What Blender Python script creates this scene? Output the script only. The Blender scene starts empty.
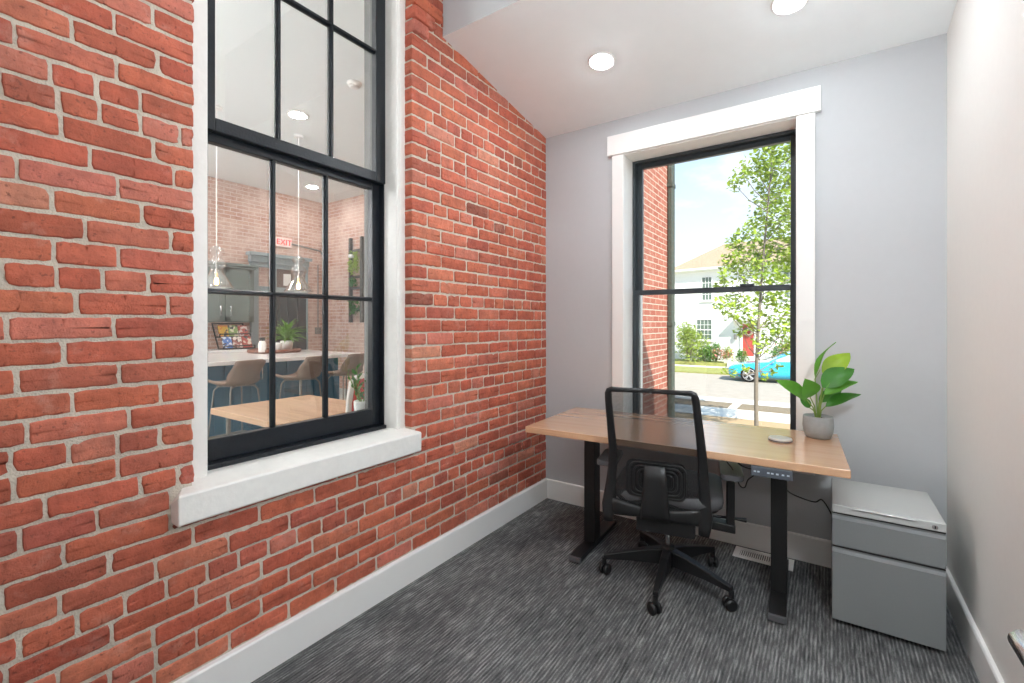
import bpy, math, random
from mathutils import Vector, Matrix, noise as mnoise
PI = math.pi
R = math.radians
COL = bpy.context.scene.collection
scene = bpy.context.scene

# ------------------------------------------------------------------ materials
def lin(h):
    if isinstance(h, str):
        h = h.lstrip('#'); h = [int(h[i:i+2], 16) / 255 for i in (0, 2, 4)]
    return tuple((c / 12.92 if c <= .04045 else ((c + .055) / 1.055) ** 2.4) for c in h) + (1,)

def new_mat(name):
    m = bpy.data.materials.new(name); m.use_nodes = True
    nt = m.node_tree; nt.nodes.clear()
    out = nt.nodes.new('ShaderNodeOutputMaterial')
    return m, nt, out

def N(nt, typ, **kw):
    n = nt.nodes.new(typ)
    for k, v in kw.items():
        if k.startswith('i_'):
            key = k[2:]
            n.inputs[int(key) if key.isdigit() else key.replace('_', ' ')].default_value = v
        else:
            setattr(n, k, v)
    return n

def mat(name, col, rough=.5, metal=0., var=.06, scale=12., bump=0., bscale=60., spec=.5, coat=0., stretch=(1, 1, 1), world=False, sub=0.):
    m, nt, out = new_mat(name); L = nt.links.new
    p = N(nt, 'ShaderNodeBsdfPrincipled'); L(p.outputs[0], out.inputs[0])
    c = lin(col)
    if world:
        geo = N(nt, 'ShaderNodeNewGeometry'); src = geo.outputs['Position']
    else:
        tc = N(nt, 'ShaderNodeTexCoord'); src = tc.outputs['Object']
    mp = N(nt, 'ShaderNodeMapping'); mp.inputs['Scale'].default_value = stretch; L(src, mp.inputs[0])
    nz = N(nt, 'ShaderNodeTexNoise', i_Scale=scale, i_Detail=4.); L(mp.outputs[0], nz.inputs[0])
    mx = N(nt, 'ShaderNodeMix', data_type='RGBA')
    mx.inputs[6].default_value = tuple(max(0, x * (1 - var * 2)) for x in c[:3]) + (1,)
    mx.inputs[7].default_value = tuple(min(1, x * (1 + var * 2)) for x in c[:3]) + (1,)
    L(nz.outputs[0], mx.inputs[0]); L(mx.outputs[2], p.inputs['Base Color'])
    p.inputs['Roughness'].default_value = rough; p.inputs['Metallic'].default_value = metal
    p.inputs['Specular IOR Level'].default_value = spec; p.inputs['Coat Weight'].default_value = coat
    p.inputs['Coat Roughness'].default_value = .1
    if bump:
        nb = N(nt, 'ShaderNodeTexNoise', i_Scale=bscale, i_Detail=5.); L(mp.outputs[0], nb.inputs[0])
        b = N(nt, 'ShaderNodeBump', i_Strength=bump, i_Distance=.01); L(nb.outputs[0], b.inputs['Height']); L(b.outputs[0], p.inputs['Normal'])
    return m

def emit_mat(name, col, strength):
    m, nt, out = new_mat(name)
    e = N(nt, 'ShaderNodeEmission', i_Color=lin(col), i_Strength=strength); nt.links.new(e.outputs[0], out.inputs[0])
    return m

def glass_mat(name, tint=(1, 1, 1), ior=1.5, rough=0., extra=0.):
    m, nt, out = new_mat(name); L = nt.links.new
    t = N(nt, 'ShaderNodeBsdfTransparent', i_Color=tuple(tint) + (1,))
    g = N(nt, 'ShaderNodeBsdfGlossy', i_Roughness=rough)
    geo = N(nt, 'ShaderNodeNewGeometry'); mi = N(nt, 'ShaderNodeMix'); mi.inputs[2].default_value = ior; mi.inputs[3].default_value = 1/ior; L(geo.outputs['Backfacing'], mi.inputs[0])
    f = N(nt, 'ShaderNodeFresnel'); L(mi.outputs[0], f.inputs[0])          # same reflectance on both faces of a pane
    a = N(nt, 'ShaderNodeMath', operation='ADD'); a.inputs[1].default_value = extra; L(f.outputs[0], a.inputs[0])
    mx = N(nt, 'ShaderNodeMixShader'); L(a.outputs[0], mx.inputs[0]); L(t.outputs[0], mx.inputs[1]); L(g.outputs[0], mx.inputs[2]); L(mx.outputs[0], out.inputs[0])
    return m

def mag_mat(name, c1, c2, off):
    m, nt, out = new_mat(name); L = nt.links.new
    p = N(nt, 'ShaderNodeBsdfPrincipled', i_Roughness=.4); L(p.outputs[0], out.inputs[0])
    geo = N(nt, 'ShaderNodeNewGeometry'); mp = N(nt, 'ShaderNodeMapping'); mp.inputs['Location'].default_value = (off, off, 0); L(geo.outputs['Position'], mp.inputs[0])
    v = N(nt, 'ShaderNodeTexVoronoi', i_Scale=22.); L(mp.outputs[0], v.inputs[0])
    sp = N(nt, 'ShaderNodeSeparateColor'); L(v.outputs['Color'], sp.inputs[0])
    cr = N(nt, 'ShaderNodeValToRGB'); cr.color_ramp.interpolation = 'CONSTANT'; e = cr.color_ramp.elements
    e[0].position = 0; e[0].color = lin(c1); e[1].position = .5; e[1].color = lin(c2)
    x = e.new(.78); x.color = lin('#4a4a48'); x = e.new(.88); x.color = lin(c1)
    L(sp.outputs[0], cr.inputs[0]); L(cr.outputs[0], p.inputs['Base Color'])
    return m

def mesh_fabric(name, col, alpha):
    m, nt, out = new_mat(name); L = nt.links.new
    t = N(nt, 'ShaderNodeBsdfTransparent'); d = N(nt, 'ShaderNodeBsdfPrincipled'); d.inputs['Base Color'].default_value = lin(col); d.inputs['Roughness'].default_value = .7
    tc = N(nt, 'ShaderNodeTexCoord')
    nz = N(nt, 'ShaderNodeTexNoise', i_Scale=260.); L(tc.outputs['Object'], nz.inputs[0])
    mr = N(nt, 'ShaderNodeMapRange', i_3=alpha - .12, i_4=alpha + .12); L(nz.outputs[0], mr.inputs[0])
    mx = N(nt, 'ShaderNodeMixShader'); L(mr.outputs[0], mx.inputs[0]); L(t.outputs[0], mx.inputs[1]); L(d.outputs[0], mx.inputs[2]); L(mx.outputs[0], out.inputs[0])
    return m

def brick_attr_mat():
    m, nt, out = new_mat('old_red_brick'); L = nt.links.new
    p = N(nt, 'ShaderNodeBsdfPrincipled', i_Roughness=.66); p.inputs['Specular IOR Level'].default_value = .5; L(p.outputs[0], out.inputs[0])
    at = N(nt, 'ShaderNodeAttribute', attribute_name='brickcol')
    geo = N(nt, 'ShaderNodeNewGeometry')
    n1 = N(nt, 'ShaderNodeTexNoise', i_Scale=14., i_Detail=6., i_Roughness=.65); L(geo.outputs['Position'], n1.inputs[0])
    r1 = N(nt, 'ShaderNodeMapRange', i_1=.3, i_2=.75, i_3=.68, i_4=1.26); L(n1.outputs[0], r1.inputs[0])
    mul = N(nt, 'ShaderNodeMix', data_type='RGBA', blend_type='MULTIPLY'); mul.inputs[0].default_value = 1
    L(at.outputs['Color'], mul.inputs[6]); L(r1.outputs[0], mul.inputs[7])
    # lime bloom and mortar smears
    n2 = N(nt, 'ShaderNodeTexNoise', i_Scale=9., i_Detail=7., i_Roughness=.7); L(geo.outputs['Position'], n2.inputs[0])
    r2 = N(nt, 'ShaderNodeMapRange', i_1=.57, i_2=.78, i_3=0., i_4=.5); L(n2.outputs[0], r2.inputs[0])
    mx = N(nt, 'ShaderNodeMix', data_type='RGBA'); L(r2.outputs[0], mx.inputs[0]); L(mul.outputs[2], mx.inputs[6]); mx.inputs[7].default_value = lin('#d3a598')
    # dark pits
    n3 = N(nt, 'ShaderNodeTexNoise', i_Scale=85., i_Detail=3.); L(geo.outputs['Position'], n3.inputs[0])
    r3 = N(nt, 'ShaderNodeMapRange', i_1=.62, i_2=.72, i_3=0., i_4=.6); L(n3.outputs[0], r3.inputs[0])
    mz = N(nt, 'ShaderNodeMix', data_type='RGBA'); L(r3.outputs[0], mz.inputs[0]); L(mx.outputs[2], mz.inputs[6]); mz.inputs[7].default_value = lin('#5a2a20')
    L(mz.outputs[2], p.inputs['Base Color'])
    n4 = N(nt, 'ShaderNodeTexNoise', i_Scale=55., i_Detail=8., i_Roughness=.7); L(geo.outputs['Position'], n4.inputs[0])
    b = N(nt, 'ShaderNodeBump', i_Strength=.8, i_Distance=.008); L(n4.outputs[0], b.inputs['Height'])
    L(b.outputs[0], p.inputs['Normal'])
    return m

def brick_tex_mat(name, axis, c1, c2, mortar, wash=None, washamt=0., scale=1.):
    m, nt, out = new_mat(name); L = nt.links.new
    p = N(nt, 'ShaderNodeBsdfPrincipled', i_Roughness=.9); L(p.outputs[0], out.inputs[0])
    geo = N(nt, 'ShaderNodeNewGeometry'); sp = N(nt, 'ShaderNodeSeparateXYZ'); L(geo.outputs['Position'], sp.inputs[0])
    cb = N(nt, 'ShaderNodeCombineXYZ'); L(sp.outputs['XYZ'.index(axis)], cb.inputs[0]); L(sp.outputs[2], cb.inputs[1])
    bt = N(nt, 'ShaderNodeTexBrick', offset=.5)
    for k, v in (('Color1', lin(c1)), ('Color2', lin(c2)), ('Mortar', lin(mortar)), ('Scale', scale), ('Mortar Size', .006), ('Mortar Smooth', .15), ('Bias', -.1), ('Brick Width', .213), ('Row Height', .0685)):
        bt.inputs[k].default_value = v
    L(cb.outputs[0], bt.inputs[0])
    nz = N(nt, 'ShaderNodeTexNoise', i_Scale=3., i_Detail=7., i_Roughness=.7); L(geo.outputs['Position'], nz.inputs[0])
    cur = bt.outputs[0]
    if wash:
        r = N(nt, 'ShaderNodeMapRange', i_1=.35, i_2=.7, i_3=0., i_4=washamt); L(nz.outputs[0], r.inputs[0])
        mx = N(nt, 'ShaderNodeMix', data_type='RGBA'); L(r.outputs[0], mx.inputs[0]); L(cur, mx.inputs[6]); mx.inputs[7].default_value = lin(wash); cur = mx.outputs[2]
    L(cur, p.inputs['Base Color'])
    b = N(nt, 'ShaderNodeBump', i_Strength=.5, i_Distance=.008, invert=True); L(bt.outputs[1], b.inputs['Height']); L(b.outputs[0], p.inputs['Normal'])
    return m

def carpet_mat():
    m, nt, out = new_mat('streaked_grey_carpet'); L = nt.links.new
    p = N(nt, 'ShaderNodeBsdfPrincipled', i_Roughness=.95); p.inputs['Specular IOR Level'].default_value = .1; L(p.outputs[0], out.inputs[0])
    geo = N(nt, 'ShaderNodeNewGeometry')
    def nz(sx, sy, detail, loc=0):
        mp = N(nt, 'ShaderNodeMapping'); mp.inputs['Scale'].default_value = (sx, sy, 1); mp.inputs['Location'].default_value = (loc, loc, 0); L(geo.outputs['Position'], mp.inputs[0])
        n = N(nt, 'ShaderNodeTexNoise', i_Scale=1., i_Detail=detail, i_Roughness=.6); L(mp.outputs[0], n.inputs[0]); return n.outputs[0]
    a = nz(120, 13, 2.); b = nz(3.0, 2.6, 3., 7.); c = nz(260, 120, 1., 3.); e = nz(46, 7, 2., 11.)
    sp = N(nt, 'ShaderNodeSeparateXYZ'); L(geo.outputs['Position'], sp.inputs[0])
    rb = N(nt, 'ShaderNodeMath', operation='SINE'); rm = N(nt, 'ShaderNodeMath', operation='MULTIPLY_ADD'); L(sp.outputs[0], rm.inputs[0]); rm.inputs[1].default_value = 2*PI/.0135
    L(c, rm.inputs[2]); L(rm.outputs[0], rb.inputs[0])
    s0 = N(nt, 'ShaderNodeMath', operation='MULTIPLY_ADD'); L(rb.outputs[0], s0.inputs[0]); s0.inputs[1].default_value = .13; L(a, s0.inputs[2])
    s = N(nt, 'ShaderNodeMath', operation='MULTIPLY_ADD'); L(b, s.inputs[0]); s.inputs[1].default_value = .6; L(s0.outputs[0], s.inputs[2])
    s2 = N(nt, 'ShaderNodeMath', operation='MULTIPLY_ADD'); L(c, s2.inputs[0]); s2.inputs[1].default_value = .4; L(s.outputs[0], s2.inputs[2])
    s3 = N(nt, 'ShaderNodeMath', operation='MULTIPLY_ADD'); L(e, s3.inputs[0]); s3.inputs[1].default_value = .6; L(s2.outputs[0], s3.inputs[2])
    cr = N(nt, 'ShaderNodeValToRGB'); cr.color_ramp.elements[0].position = .34; cr.color_ramp.elements[0].color = lin('#343536')
    cr.color_ramp.elements[1].position = .70; cr.color_ramp.elements[1].color = lin('#a3a4a3')
    el = cr.color_ramp.elements.new(.51); el.color = lin('#606161')
    mr = N(nt, 'ShaderNodeMapRange', i_1=.0, i_2=2.6, i_3=0., i_4=1.); L(s3.outputs[0], mr.inputs[0]); L(mr.outputs[0], cr.inputs[0])
    L(cr.outputs[0], p.inputs['Base Color'])
    bm = N(nt, 'ShaderNodeBump', i_Strength=.6, i_Distance=.004); L(s2.outputs[0], bm.inputs['Height']); L(bm.outputs[0], p.inputs['Normal'])
    return m

def wood_mat(name, c1, c2, rough=.3, axis='X', coat=.2):
    m, nt, out = new_mat(name); L = nt.links.new
    p = N(nt, 'ShaderNodeBsdfPrincipled', i_Roughness=rough); p.inputs['Coat Weight'].default_value = coat; p.inputs['Coat Roughness'].default_value = .16; p.inputs['Coat IOR'].default_value = 1.85; L(p.outputs[0], out.inputs[0])
    tc = N(nt, 'ShaderNodeTexCoord'); mp = N(nt, 'ShaderNodeMapping'); mp.inputs['Scale'].default_value = (1.6, 22, 22) if axis == 'X' else (22, 1.6, 22); L(tc.outputs['Object'], mp.inputs[0])
    n = N(nt, 'ShaderNodeTexNoise', i_Scale=1., i_Detail=6., i_Roughness=.6, i_Distortion=.6); L(mp.outputs[0], n.inputs[0])
    mp2 = N(nt, 'ShaderNodeMapping'); mp2.inputs['Scale'].default_value = (4, 160, 160) if axis == 'X' else (160, 4, 160); L(tc.outputs['Object'], mp2.inputs[0])
    n2 = N(nt, 'ShaderNodeTexNoise', i_Scale=1., i_Detail=3.); L(mp2.outputs[0], n2.inputs[0])
    ad = N(nt, 'ShaderNodeMath', operation='MULTIPLY_ADD'); L(n2.outputs[0], ad.inputs[0]); ad.inputs[1].default_value = .35; L(n.outputs[0], ad.inputs[2])
    cr = N(nt, 'ShaderNodeValToRGB'); cr.color_ramp.elements[0].position = .45; cr.color_ramp.elements[0].color = lin(c1); cr.color_ramp.elements[1].position = .9; cr.color_ramp.elements[1].color = lin(c2)
    L(ad.outputs[0], cr.inputs[0]); L(cr.outputs[0], p.inputs['Base Color'])
    return m

MAT = dict(
    brick=brick_attr_mat(),
    mortar=mat('old_lime_mortar', '#cac2b4', .95, var=.12, scale=40, bump=.5, bscale=180, world=True, spec=.2),
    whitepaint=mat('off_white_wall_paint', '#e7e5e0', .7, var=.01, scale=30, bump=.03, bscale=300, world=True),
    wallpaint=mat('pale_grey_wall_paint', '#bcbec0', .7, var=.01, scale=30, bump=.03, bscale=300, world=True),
    ceilpaint=mat('white_ceiling_paint', '#f0f5f5', .85, var=.01, world=True),
    white=mat('white_satin_trim', '#eeedea', .35, var=.01, bump=.02, bscale=40),
    oldwhite=mat('brushed_white_paint', '#eceae5', .4, var=.03, scale=30, bump=.15, bscale=45),
    sash=mat('chipped_black_paint', '#10161d', .3, var=.25, scale=60, bump=.2, bscale=120),
    bronze=mat('dark_bronze_frame', '#343b3f', .35, var=.05),
    glass=glass_mat('window_glass', (.97, .985, .98), 1.5),
    oldglass=glass_mat('old_window_glass', (.97, .985, .98), 1.55, extra=.035),
    carpet=carpet_mat(),
    deskwood=wood_mat('light_oak_laminate', '#c99c77', '#d6ab86', .27, coat=1.),
    black=mat('black_powder_coat', '#151515', .45, var=.05, bump=.03, bscale=300),
    plastic=mat('black_plastic', '#171718', .42, var=.05),
    greyplastic=mat('charcoal_plastic', '#57575a', .38, var=.05),
    seatfab=mat('charcoal_seat_fabric', '#4c4c4e', .6, var=.1, scale=120, bump=.2, bscale=400),
    meshfab=mesh_fabric('chair_mesh', '#1d1d1e', .68),
    chrome=mat('brushed_chrome', '#c9c9c9', .22, 1., var=.02),
    cabgrey=mat('shaded_grey_cabinet_steel', '#818485', .45, .05, var=.02, scale=200, bump=.03, bscale=500),  # shade on the cabinet front put into a darker grey
    cabtop=mat('pale_grey_cabinet_top', '#c0c2c0', .4, .05, var=.02, scale=200),  # light falling on the cabinet top put into a paler grey
    dark=mat('dark_recess', '#232323', .6),
    potgrey=mat('grey_stoneware', '#8f9190', .7, var=.08, scale=50, bump=.1, bscale=150),
    soil=mat('dark_soil', '#3a2d22', .95, var=.3, scale=90, bump=.5, bscale=200),
    leafA=mat('deep_green_leaf', '#3d7c26', .35, var=.15, scale=18, sub=.1),
    leafB=mat('fresh_green_leaf', '#5c9a34', .35, var=.15, scale=18),
    leafC=mat('yellow_green_leaf', '#93b52c', .38, var=.12, scale=18),
    stem=mat('green_stem', '#7f9a4a', .5),
    puck=mat('pale_grey_puck', '#bdb9b0', .35, var=.03),
    lampwhite=mat('white_lamp_trim', '#f3f1ee', .4, var=.01),
    lamp=emit_mat('warm_lamp_diffuser', '#f3faff', 150),
    klamp=emit_mat('kitchen_lamp_diffuser', '#fbf8f7', 150),
    kglobe=emit_mat('kitchen_fill_globe_glow', '#f7f6fa', 36),
    globe=emit_mat('fill_globe_glow', '#eef7ff', 76),
    bulb=emit_mat('warm_filament', '#ffca7a', 30),
    clear=glass_mat('clear_glass', (.95, .945, .93), 1.45, extra=.14),
    kwallX=brick_tex_mat('washed_brick_x', 'Y', '#b07f6c', '#c39a87', '#d6c6ba', '#e2cdc1', .8),
    kwallY=brick_tex_mat('washed_brick_y', 'X', '#b07f6c', '#c39a87', '#d6c6ba', '#e2cdc1', .8),
    extbrick=brick_tex_mat('exterior_red_brick', 'Y', '#8f5040', '#9d604e', '#b3a494'),
    kcab=mat('sage_grey_cabinet', '#707b76', .5, var=.03),
    kcasing=mat('blue_grey_casing', '#93a0a3', .5, var=.03),
    kdoor=mat('dark_charcoal_door', '#33373a', .4, var=.05),
    teal=mat('teal_blue_island_panel', '#3c6b82', .5, var=.08, scale=6),
    quartz=mat('white_quartz', '#f5f3f1', .2, var=.02, coat=.3),
    leather=mat('tan_brown_leather', '#7d6658', .5, var=.1, scale=15, bump=.05),
    kwood=wood_mat('blond_table_wood', '#bd9270', '#dfbd9c', .3),
    kfloor=mat('grey_concrete_floor', '#a9b6b8', .5, var=.08, scale=2, world=True),
    red=mat('red_upholstery', '#c33a35', .6, var=.08),
    exitred=emit_mat('exit_red', '#ff3a34', 1.3),
    exitface=mat('exit_sign_face', '#f3ddd5', .5),
    paper=mat('white_paper', '#f4f2ee', .7, var=.01),
    darkwood=mat('weathered_dark_wood', '#4a443c', .8, var=.2, scale=20),
    moss=mat('moss_green', '#9cb24c', .8, var=.3, scale=40),
    fern=mat('bright_fern_green', '#77a83c', .5, var=.25, scale=25),
    tray=mat('brown_tray', '#7a4a38', .5),
    whiteceramic=mat('white_ceramic', '#f0eeea', .3, var=.01),
    mag1=mag_mat('magazine_yellow', '#e0b340', '#d9822f', 3), mag2=mag_mat('magazine_green', '#8fb06a', '#e9e2c8', 9),
    mag3=mag_mat('magazine_pink', '#c9695f', '#e8d5cc', 17), mag4=mag_mat('magazine_blue', '#4f7cc0', '#dfe6ee', 23),
    mag5=mag_mat('magazine_white', '#e2dbd0', '#9b5f58', 31), mag6=mag_mat('magazine_red', '#b9564a', '#e6d9c6', 41),
    wire=mat('dark_wire', '#2a2a2a', .5, .6),
    metalgrey=mat('grey_conduit', '#8d8a85', .5, .5),
    # outdoors
    asphalt=mat('sun_bleached_asphalt', '#9f9588', .95, var=.08, scale=3, bump=.2, bscale=80, world=True),
    concrete=mat('pale_concrete', '#cfcac0', .9, var=.05, scale=4, world=True),
    infill=mat('brown_infill', '#7b6d58', .95, var=.25, scale=30, bump=.5, bscale=60, world=True),
    mulch=mat('tan_mulch', '#a88d6a', .95, var=.25, scale=40, bump=.6, bscale=70, world=True),
    lawn=mat('summer_lawn', '#8b8c4c', .9, var=.25, scale=5, bump=.6, bscale=60, world=True),
    soilground=mat('bare_ground', '#a39a88', .95, var=.1, scale=2, world=True),
    housewhite=mat('white_painted_siding', '#f0efec', .7, var=.01),
    shingle=mat('tan_roof_shingle', '#9f8a72', .9, var=.4, scale=9, bump=.4, bscale=30, stretch=(1, 3, 3)),
    housewin=mat('dark_house_glass', '#66756a', .15, var=.1),
    housedoor=mat('faded_red_door', '#b4493f', .5, var=.05),
    wreath=mat('grey_twig_wreath', '#9b8a75', .9, var=.3, scale=40),
    carblue=mat('bright_cyan_car_paint', '#2fb6da', .25, .1, var=.02, coat=1.),
    carglass=mat('tinted_car_glass', '#c4dcd2', .1, var=.03),
    tyre=mat('black_tyre', '#1e1e1e', .8),
    rim=mat('alloy_rim', '#cfcfcf', .3, .8),
    bark=mat('grey_bark', '#766d61', .9, var=.2, scale=30, bump=.5),
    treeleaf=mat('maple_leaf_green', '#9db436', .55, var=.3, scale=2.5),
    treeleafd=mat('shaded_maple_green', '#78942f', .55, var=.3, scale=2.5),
    bushy=mat('yellow_green_shrub', '#98ab4c', .7, var=.3, scale=5),
    bushd=mat('mid_green_shrub', '#5f8a35', .7, var=.3, scale=6),
    bloom=mat('coral_blossom', '#d98d7f', .7, var=.2, scale=10),
    downspout=mat('dark_green_downspout', '#3b443c', .5, var=.05),
    render=mat('plain_plaster', '#d8d6d2', .8, var=.02),
)
# thin leaves let light through
for k in ('leafA', 'leafB', 'leafC', 'fern', 'treeleaf', 'treeleafd', 'bushy', 'bushd'):
    nt = MAT[k].node_tree; p = [n for n in nt.nodes if n.type == 'BSDF_PRINCIPLED'][0]; out = [n for n in nt.nodes if n.type == 'OUTPUT_MATERIAL'][0]
    t = N(nt, 'ShaderNodeBsdfTranslucent'); src = p.inputs['Base Color'].links[0].from_socket; nt.links.new(src, t.inputs[0])
    mx = N(nt, 'ShaderNodeMixShader'); mx.inputs[0].default_value = .35
    nt.links.new(p.outputs[0], mx.inputs[1]); nt.links.new(t.outputs[0], mx.inputs[2]); nt.links.new(mx.outputs[0], out.inputs[0])

# ------------------------------------------------------------------ mesh builder
WM = {}
class MB:
    def __init__(s): s.v = []; s.f = []; s.m = []; s.s = []; s.c = {}
    def add(s, vs, fs, m=0, smooth=False, M=None):
        o = len(s.v)
        s.v += [tuple(M @ Vector(v)) if M is not None else tuple(v) for v in vs]
        s.f += [tuple(i + o for i in f) for f in fs]; s.m += [m] * len(fs); s.s += [smooth] * len(fs)
        return s
    def box(s, x0, y0, z0, x1, y1, z1, m=0, M=None):
        x0, x1 = sorted((x0, x1)); y0, y1 = sorted((y0, y1)); z0, z1 = sorted((z0, z1))
        return s.add([(x0,y0,z0),(x1,y0,z0),(x1,y1,z0),(x0,y1,z0),(x0,y0,z1),(x1,y0,z1),(x1,y1,z1),(x0,y1,z1)],
              [(0,3,2,1),(4,5,6,7),(0,1,5,4),(1,2,6,5),(2,3,7,6),(3,0,4,7)], m, False, M)
    def tube(s, pts, r, n=10, m=0, caps=True, smooth=True, M=None, flat=1.):
        pts = [Vector(p) for p in pts]; k = len(pts)
        rs = r if isinstance(r, (list, tuple)) else [r] * k
        vs, fs = [], []; prev = None
        for i, p in enumerate(pts):
            t = (pts[min(i+1, k-1)] - pts[max(i-1, 0)]).normalized()
            if prev is None:
                a = Vector((0,0,1)) if abs(t.z) < .9 else Vector((1,0,0))
                u = t.cross(a).normalized()
            else:
                u = (prev - t * prev.dot(t)).normalized()
            w = t.cross(u).normalized(); prev = u
            for j in range(n):
                an = 2*PI*j/n; vs.append(p + u*math.cos(an)*rs[i] + w*math.sin(an)*rs[i]*flat)
        for i in range(k-1):
            for j in range(n):
                fs.append((i*n+j, i*n+(j+1)%n, (i+1)*n+(j+1)%n, (i+1)*n+j))
        s.add(vs, fs, m, smooth, M)
        if caps:
            s.add(vs[:n], [tuple(reversed(range(n)))], m, False, M); s.add(vs[-n:], [tuple(range(n))], m, False, M)
        return s
    def cyl(s, p0, p1, r0, r1=None, n=20, m=0, M=None, caps=True):
        return s.tube([p0, p1], [r0, r0 if r1 is None else r1], n, m, caps, True, M)
    def lathe(s, prof, c=(0,0,0), n=28, m=0, M=None, sx=1., sy=1.):
        vs, fs = [], []; k = len(prof)
        for r, z in prof:
            for j in range(n):
                a = 2*PI*j/n; vs.append((c[0]+r*math.cos(a)*sx, c[1]+r*math.sin(a)*sy, c[2]+z))
        for i in range(k-1):
            for j in range(n):
                fs.append((i*n+j, i*n+(j+1)%n, (i+1)*n+(j+1)%n, (i+1)*n+j))
        s.add(vs, fs, m, True, M)
        if prof[0][0] > 1e-5: s.add(vs[:n], [tuple(reversed(range(n)))], m, False, M)
        if prof[-1][0] > 1e-5: s.add(vs[-n:], [tuple(range(n))], m, False, M)
        return s
    def prism(s, poly, d0, d1, fn, m=0, smooth=False):
        """poly in 2D, extruded from d0 to d1; fn(u,v,d)->xyz"""
        n = len(poly)
        vs = [fn(u, v, d0) for u, v in poly] + [fn(u, v, d1) for u, v in poly]
        fs = [tuple(reversed(range(n))), tuple(range(n, 2*n))] + [(i, (i+1)%n, n+(i+1)%n, n+i) for i in range(n)]
        return s.add(vs, fs, m, smooth)
    def ring(s, outer, inner, d0, d1, fn, m=0):
        n = len(outer)
        vs = [fn(u,v,d0) for u,v in outer]+[fn(u,v,d0) for u,v in inner]+[fn(u,v,d1) for u,v in outer]+[fn(u,v,d1) for u,v in inner]
        fs = []
        for i in range(n):
            j = (i+1)%n
            fs += [(i, n+i, n+j, j), (2*n+i, 2*n+j, 3*n+j, 3*n+i), (i, j, 2*n+j, 2*n+i), (n+i, 3*n+i, 3*n+j, n+j)]
        return s.add(vs, fs, m)
    def build(s, name, mats, parent=None, bevel=0., seg=2, local=False, subsurf=0, fix=True):
        me = bpy.data.meshes.new(name)
        vs = s.v
        pm = WM.get(parent.name, Matrix()) if parent else Matrix()
        if parent and not local:
            inv = pm.inverted(); vs = [tuple(inv @ Vector(v)) for v in vs]
        me.from_pydata(vs, [], s.f)
        ms = mats if isinstance(mats, (list, tuple)) else [mats]
        for x in ms: me.materials.append(MAT[x] if isinstance(x, str) else x)
        me.polygons.foreach_set('material_index', s.m); me.polygons.foreach_set('use_smooth', s.s)
        me.validate(); me.update()
        if fix and len(s.f) < 60000:
            import bmesh
            bm = bmesh.new(); bm.from_mesh(me); bmesh.ops.recalc_face_normals(bm, faces=bm.faces); bm.to_mesh(me); bm.free()
        ob = bpy.data.objects.new(name, me); COL.objects.link(ob)
        if parent: ob.parent = parent
        WM[ob.name] = pm
        if bevel:
            b = ob.modifiers.new('edge', 'BEVEL'); b.width = bevel; b.segments = seg; b.limit_method = 'ANGLE'; b.angle_limit = R(40)
        if subsurf:
            b = ob.modifiers.new('smooth', 'SUBSURF'); b.levels = subsurf; b.render_levels = subsurf
        return ob

def tag(o, label=None, cat=None, group=None, kind=None):
    if label: o['label'] = label
    if cat: o['category'] = cat
    if group: o['group'] = group
    if kind: o['kind'] = kind
    return o
def thing(name, loc, label, cat, rz=0., group=None, kind=None):
    o = bpy.data.objects.new(name, None); COL.objects.link(o)
    o.location = loc; o.rotation_euler = (0, 0, rz); o.empty_display_size = .05
    WM[o.name] = Matrix.Translation(loc) @ Matrix.Rotation(rz, 4, 'Z')
    return tag(o, label, cat, group, kind)
def struct(o, label=None):
    o['kind'] = 'structure'
    o['label'] = label or o.name.replace('_', ' ')
    o['category'] = o.name.split('_')[0].split('.')[0]
    return o
def kids(o): return [c for c in bpy.data.objects if c.parent == o]
def copy_thing(o, loc, rz, label, parent=None):
    c = o.copy(); COL.objects.link(c)
    if parent is None:
        c.location = loc; c.rotation_euler = (0, 0, rz); c['label'] = label
    else: c.parent = parent
    for k in kids(o): copy_thing(k, None, None, None, c)
    return c
def text(body, size, mats, name, parent, M, extrude=.001):
    cu = bpy.data.curves.new(name, 'FONT'); cu.body = body; cu.size = size; cu.extrude = extrude; cu.align_x = 'CENTER'; cu.align_y = 'CENTER'
    cu.materials.append(MAT[mats]); o = bpy.data.objects.new(name, cu); COL.objects.link(o)
    dg = bpy.context.evaluated_depsgraph_get(); dg.update(); me = bpy.data.meshes.new_from_object(o.evaluated_get(dg))
    bpy.data.objects.remove(o)
    o = bpy.data.objects.new(name, me); COL.objects.link(o); WM[o.name] = WM[parent.name]
    if not me.materials: me.materials.append(MAT[mats])
    o.parent = parent; o.matrix_local = WM[parent.name].inverted() @ M
    return o

# ------------------------------------------------------------------ room numbers (metres; camera stands at x=0,y=0)
WX, BY, RX, FY = -1.712, 2.944, .466, -.16     # left brick face, back wall, right wall, front wall
H = 1.28
CE, SL = 2.647, .165                            # ceiling height at the back wall, slope
BULK = 1.84                                     # y of the bulkhead
HI = 3.55                                       # high ceiling
def ceil_z(y): return CE + SL * (BY - y)

# floor
b = MB(); b.box(WX - .02, -2.6, -.1, RX + .6, BY + .05, 0)
struct(b.build('floor', 'carpet'), 'dark grey streaked carpet over the office floor')

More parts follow.
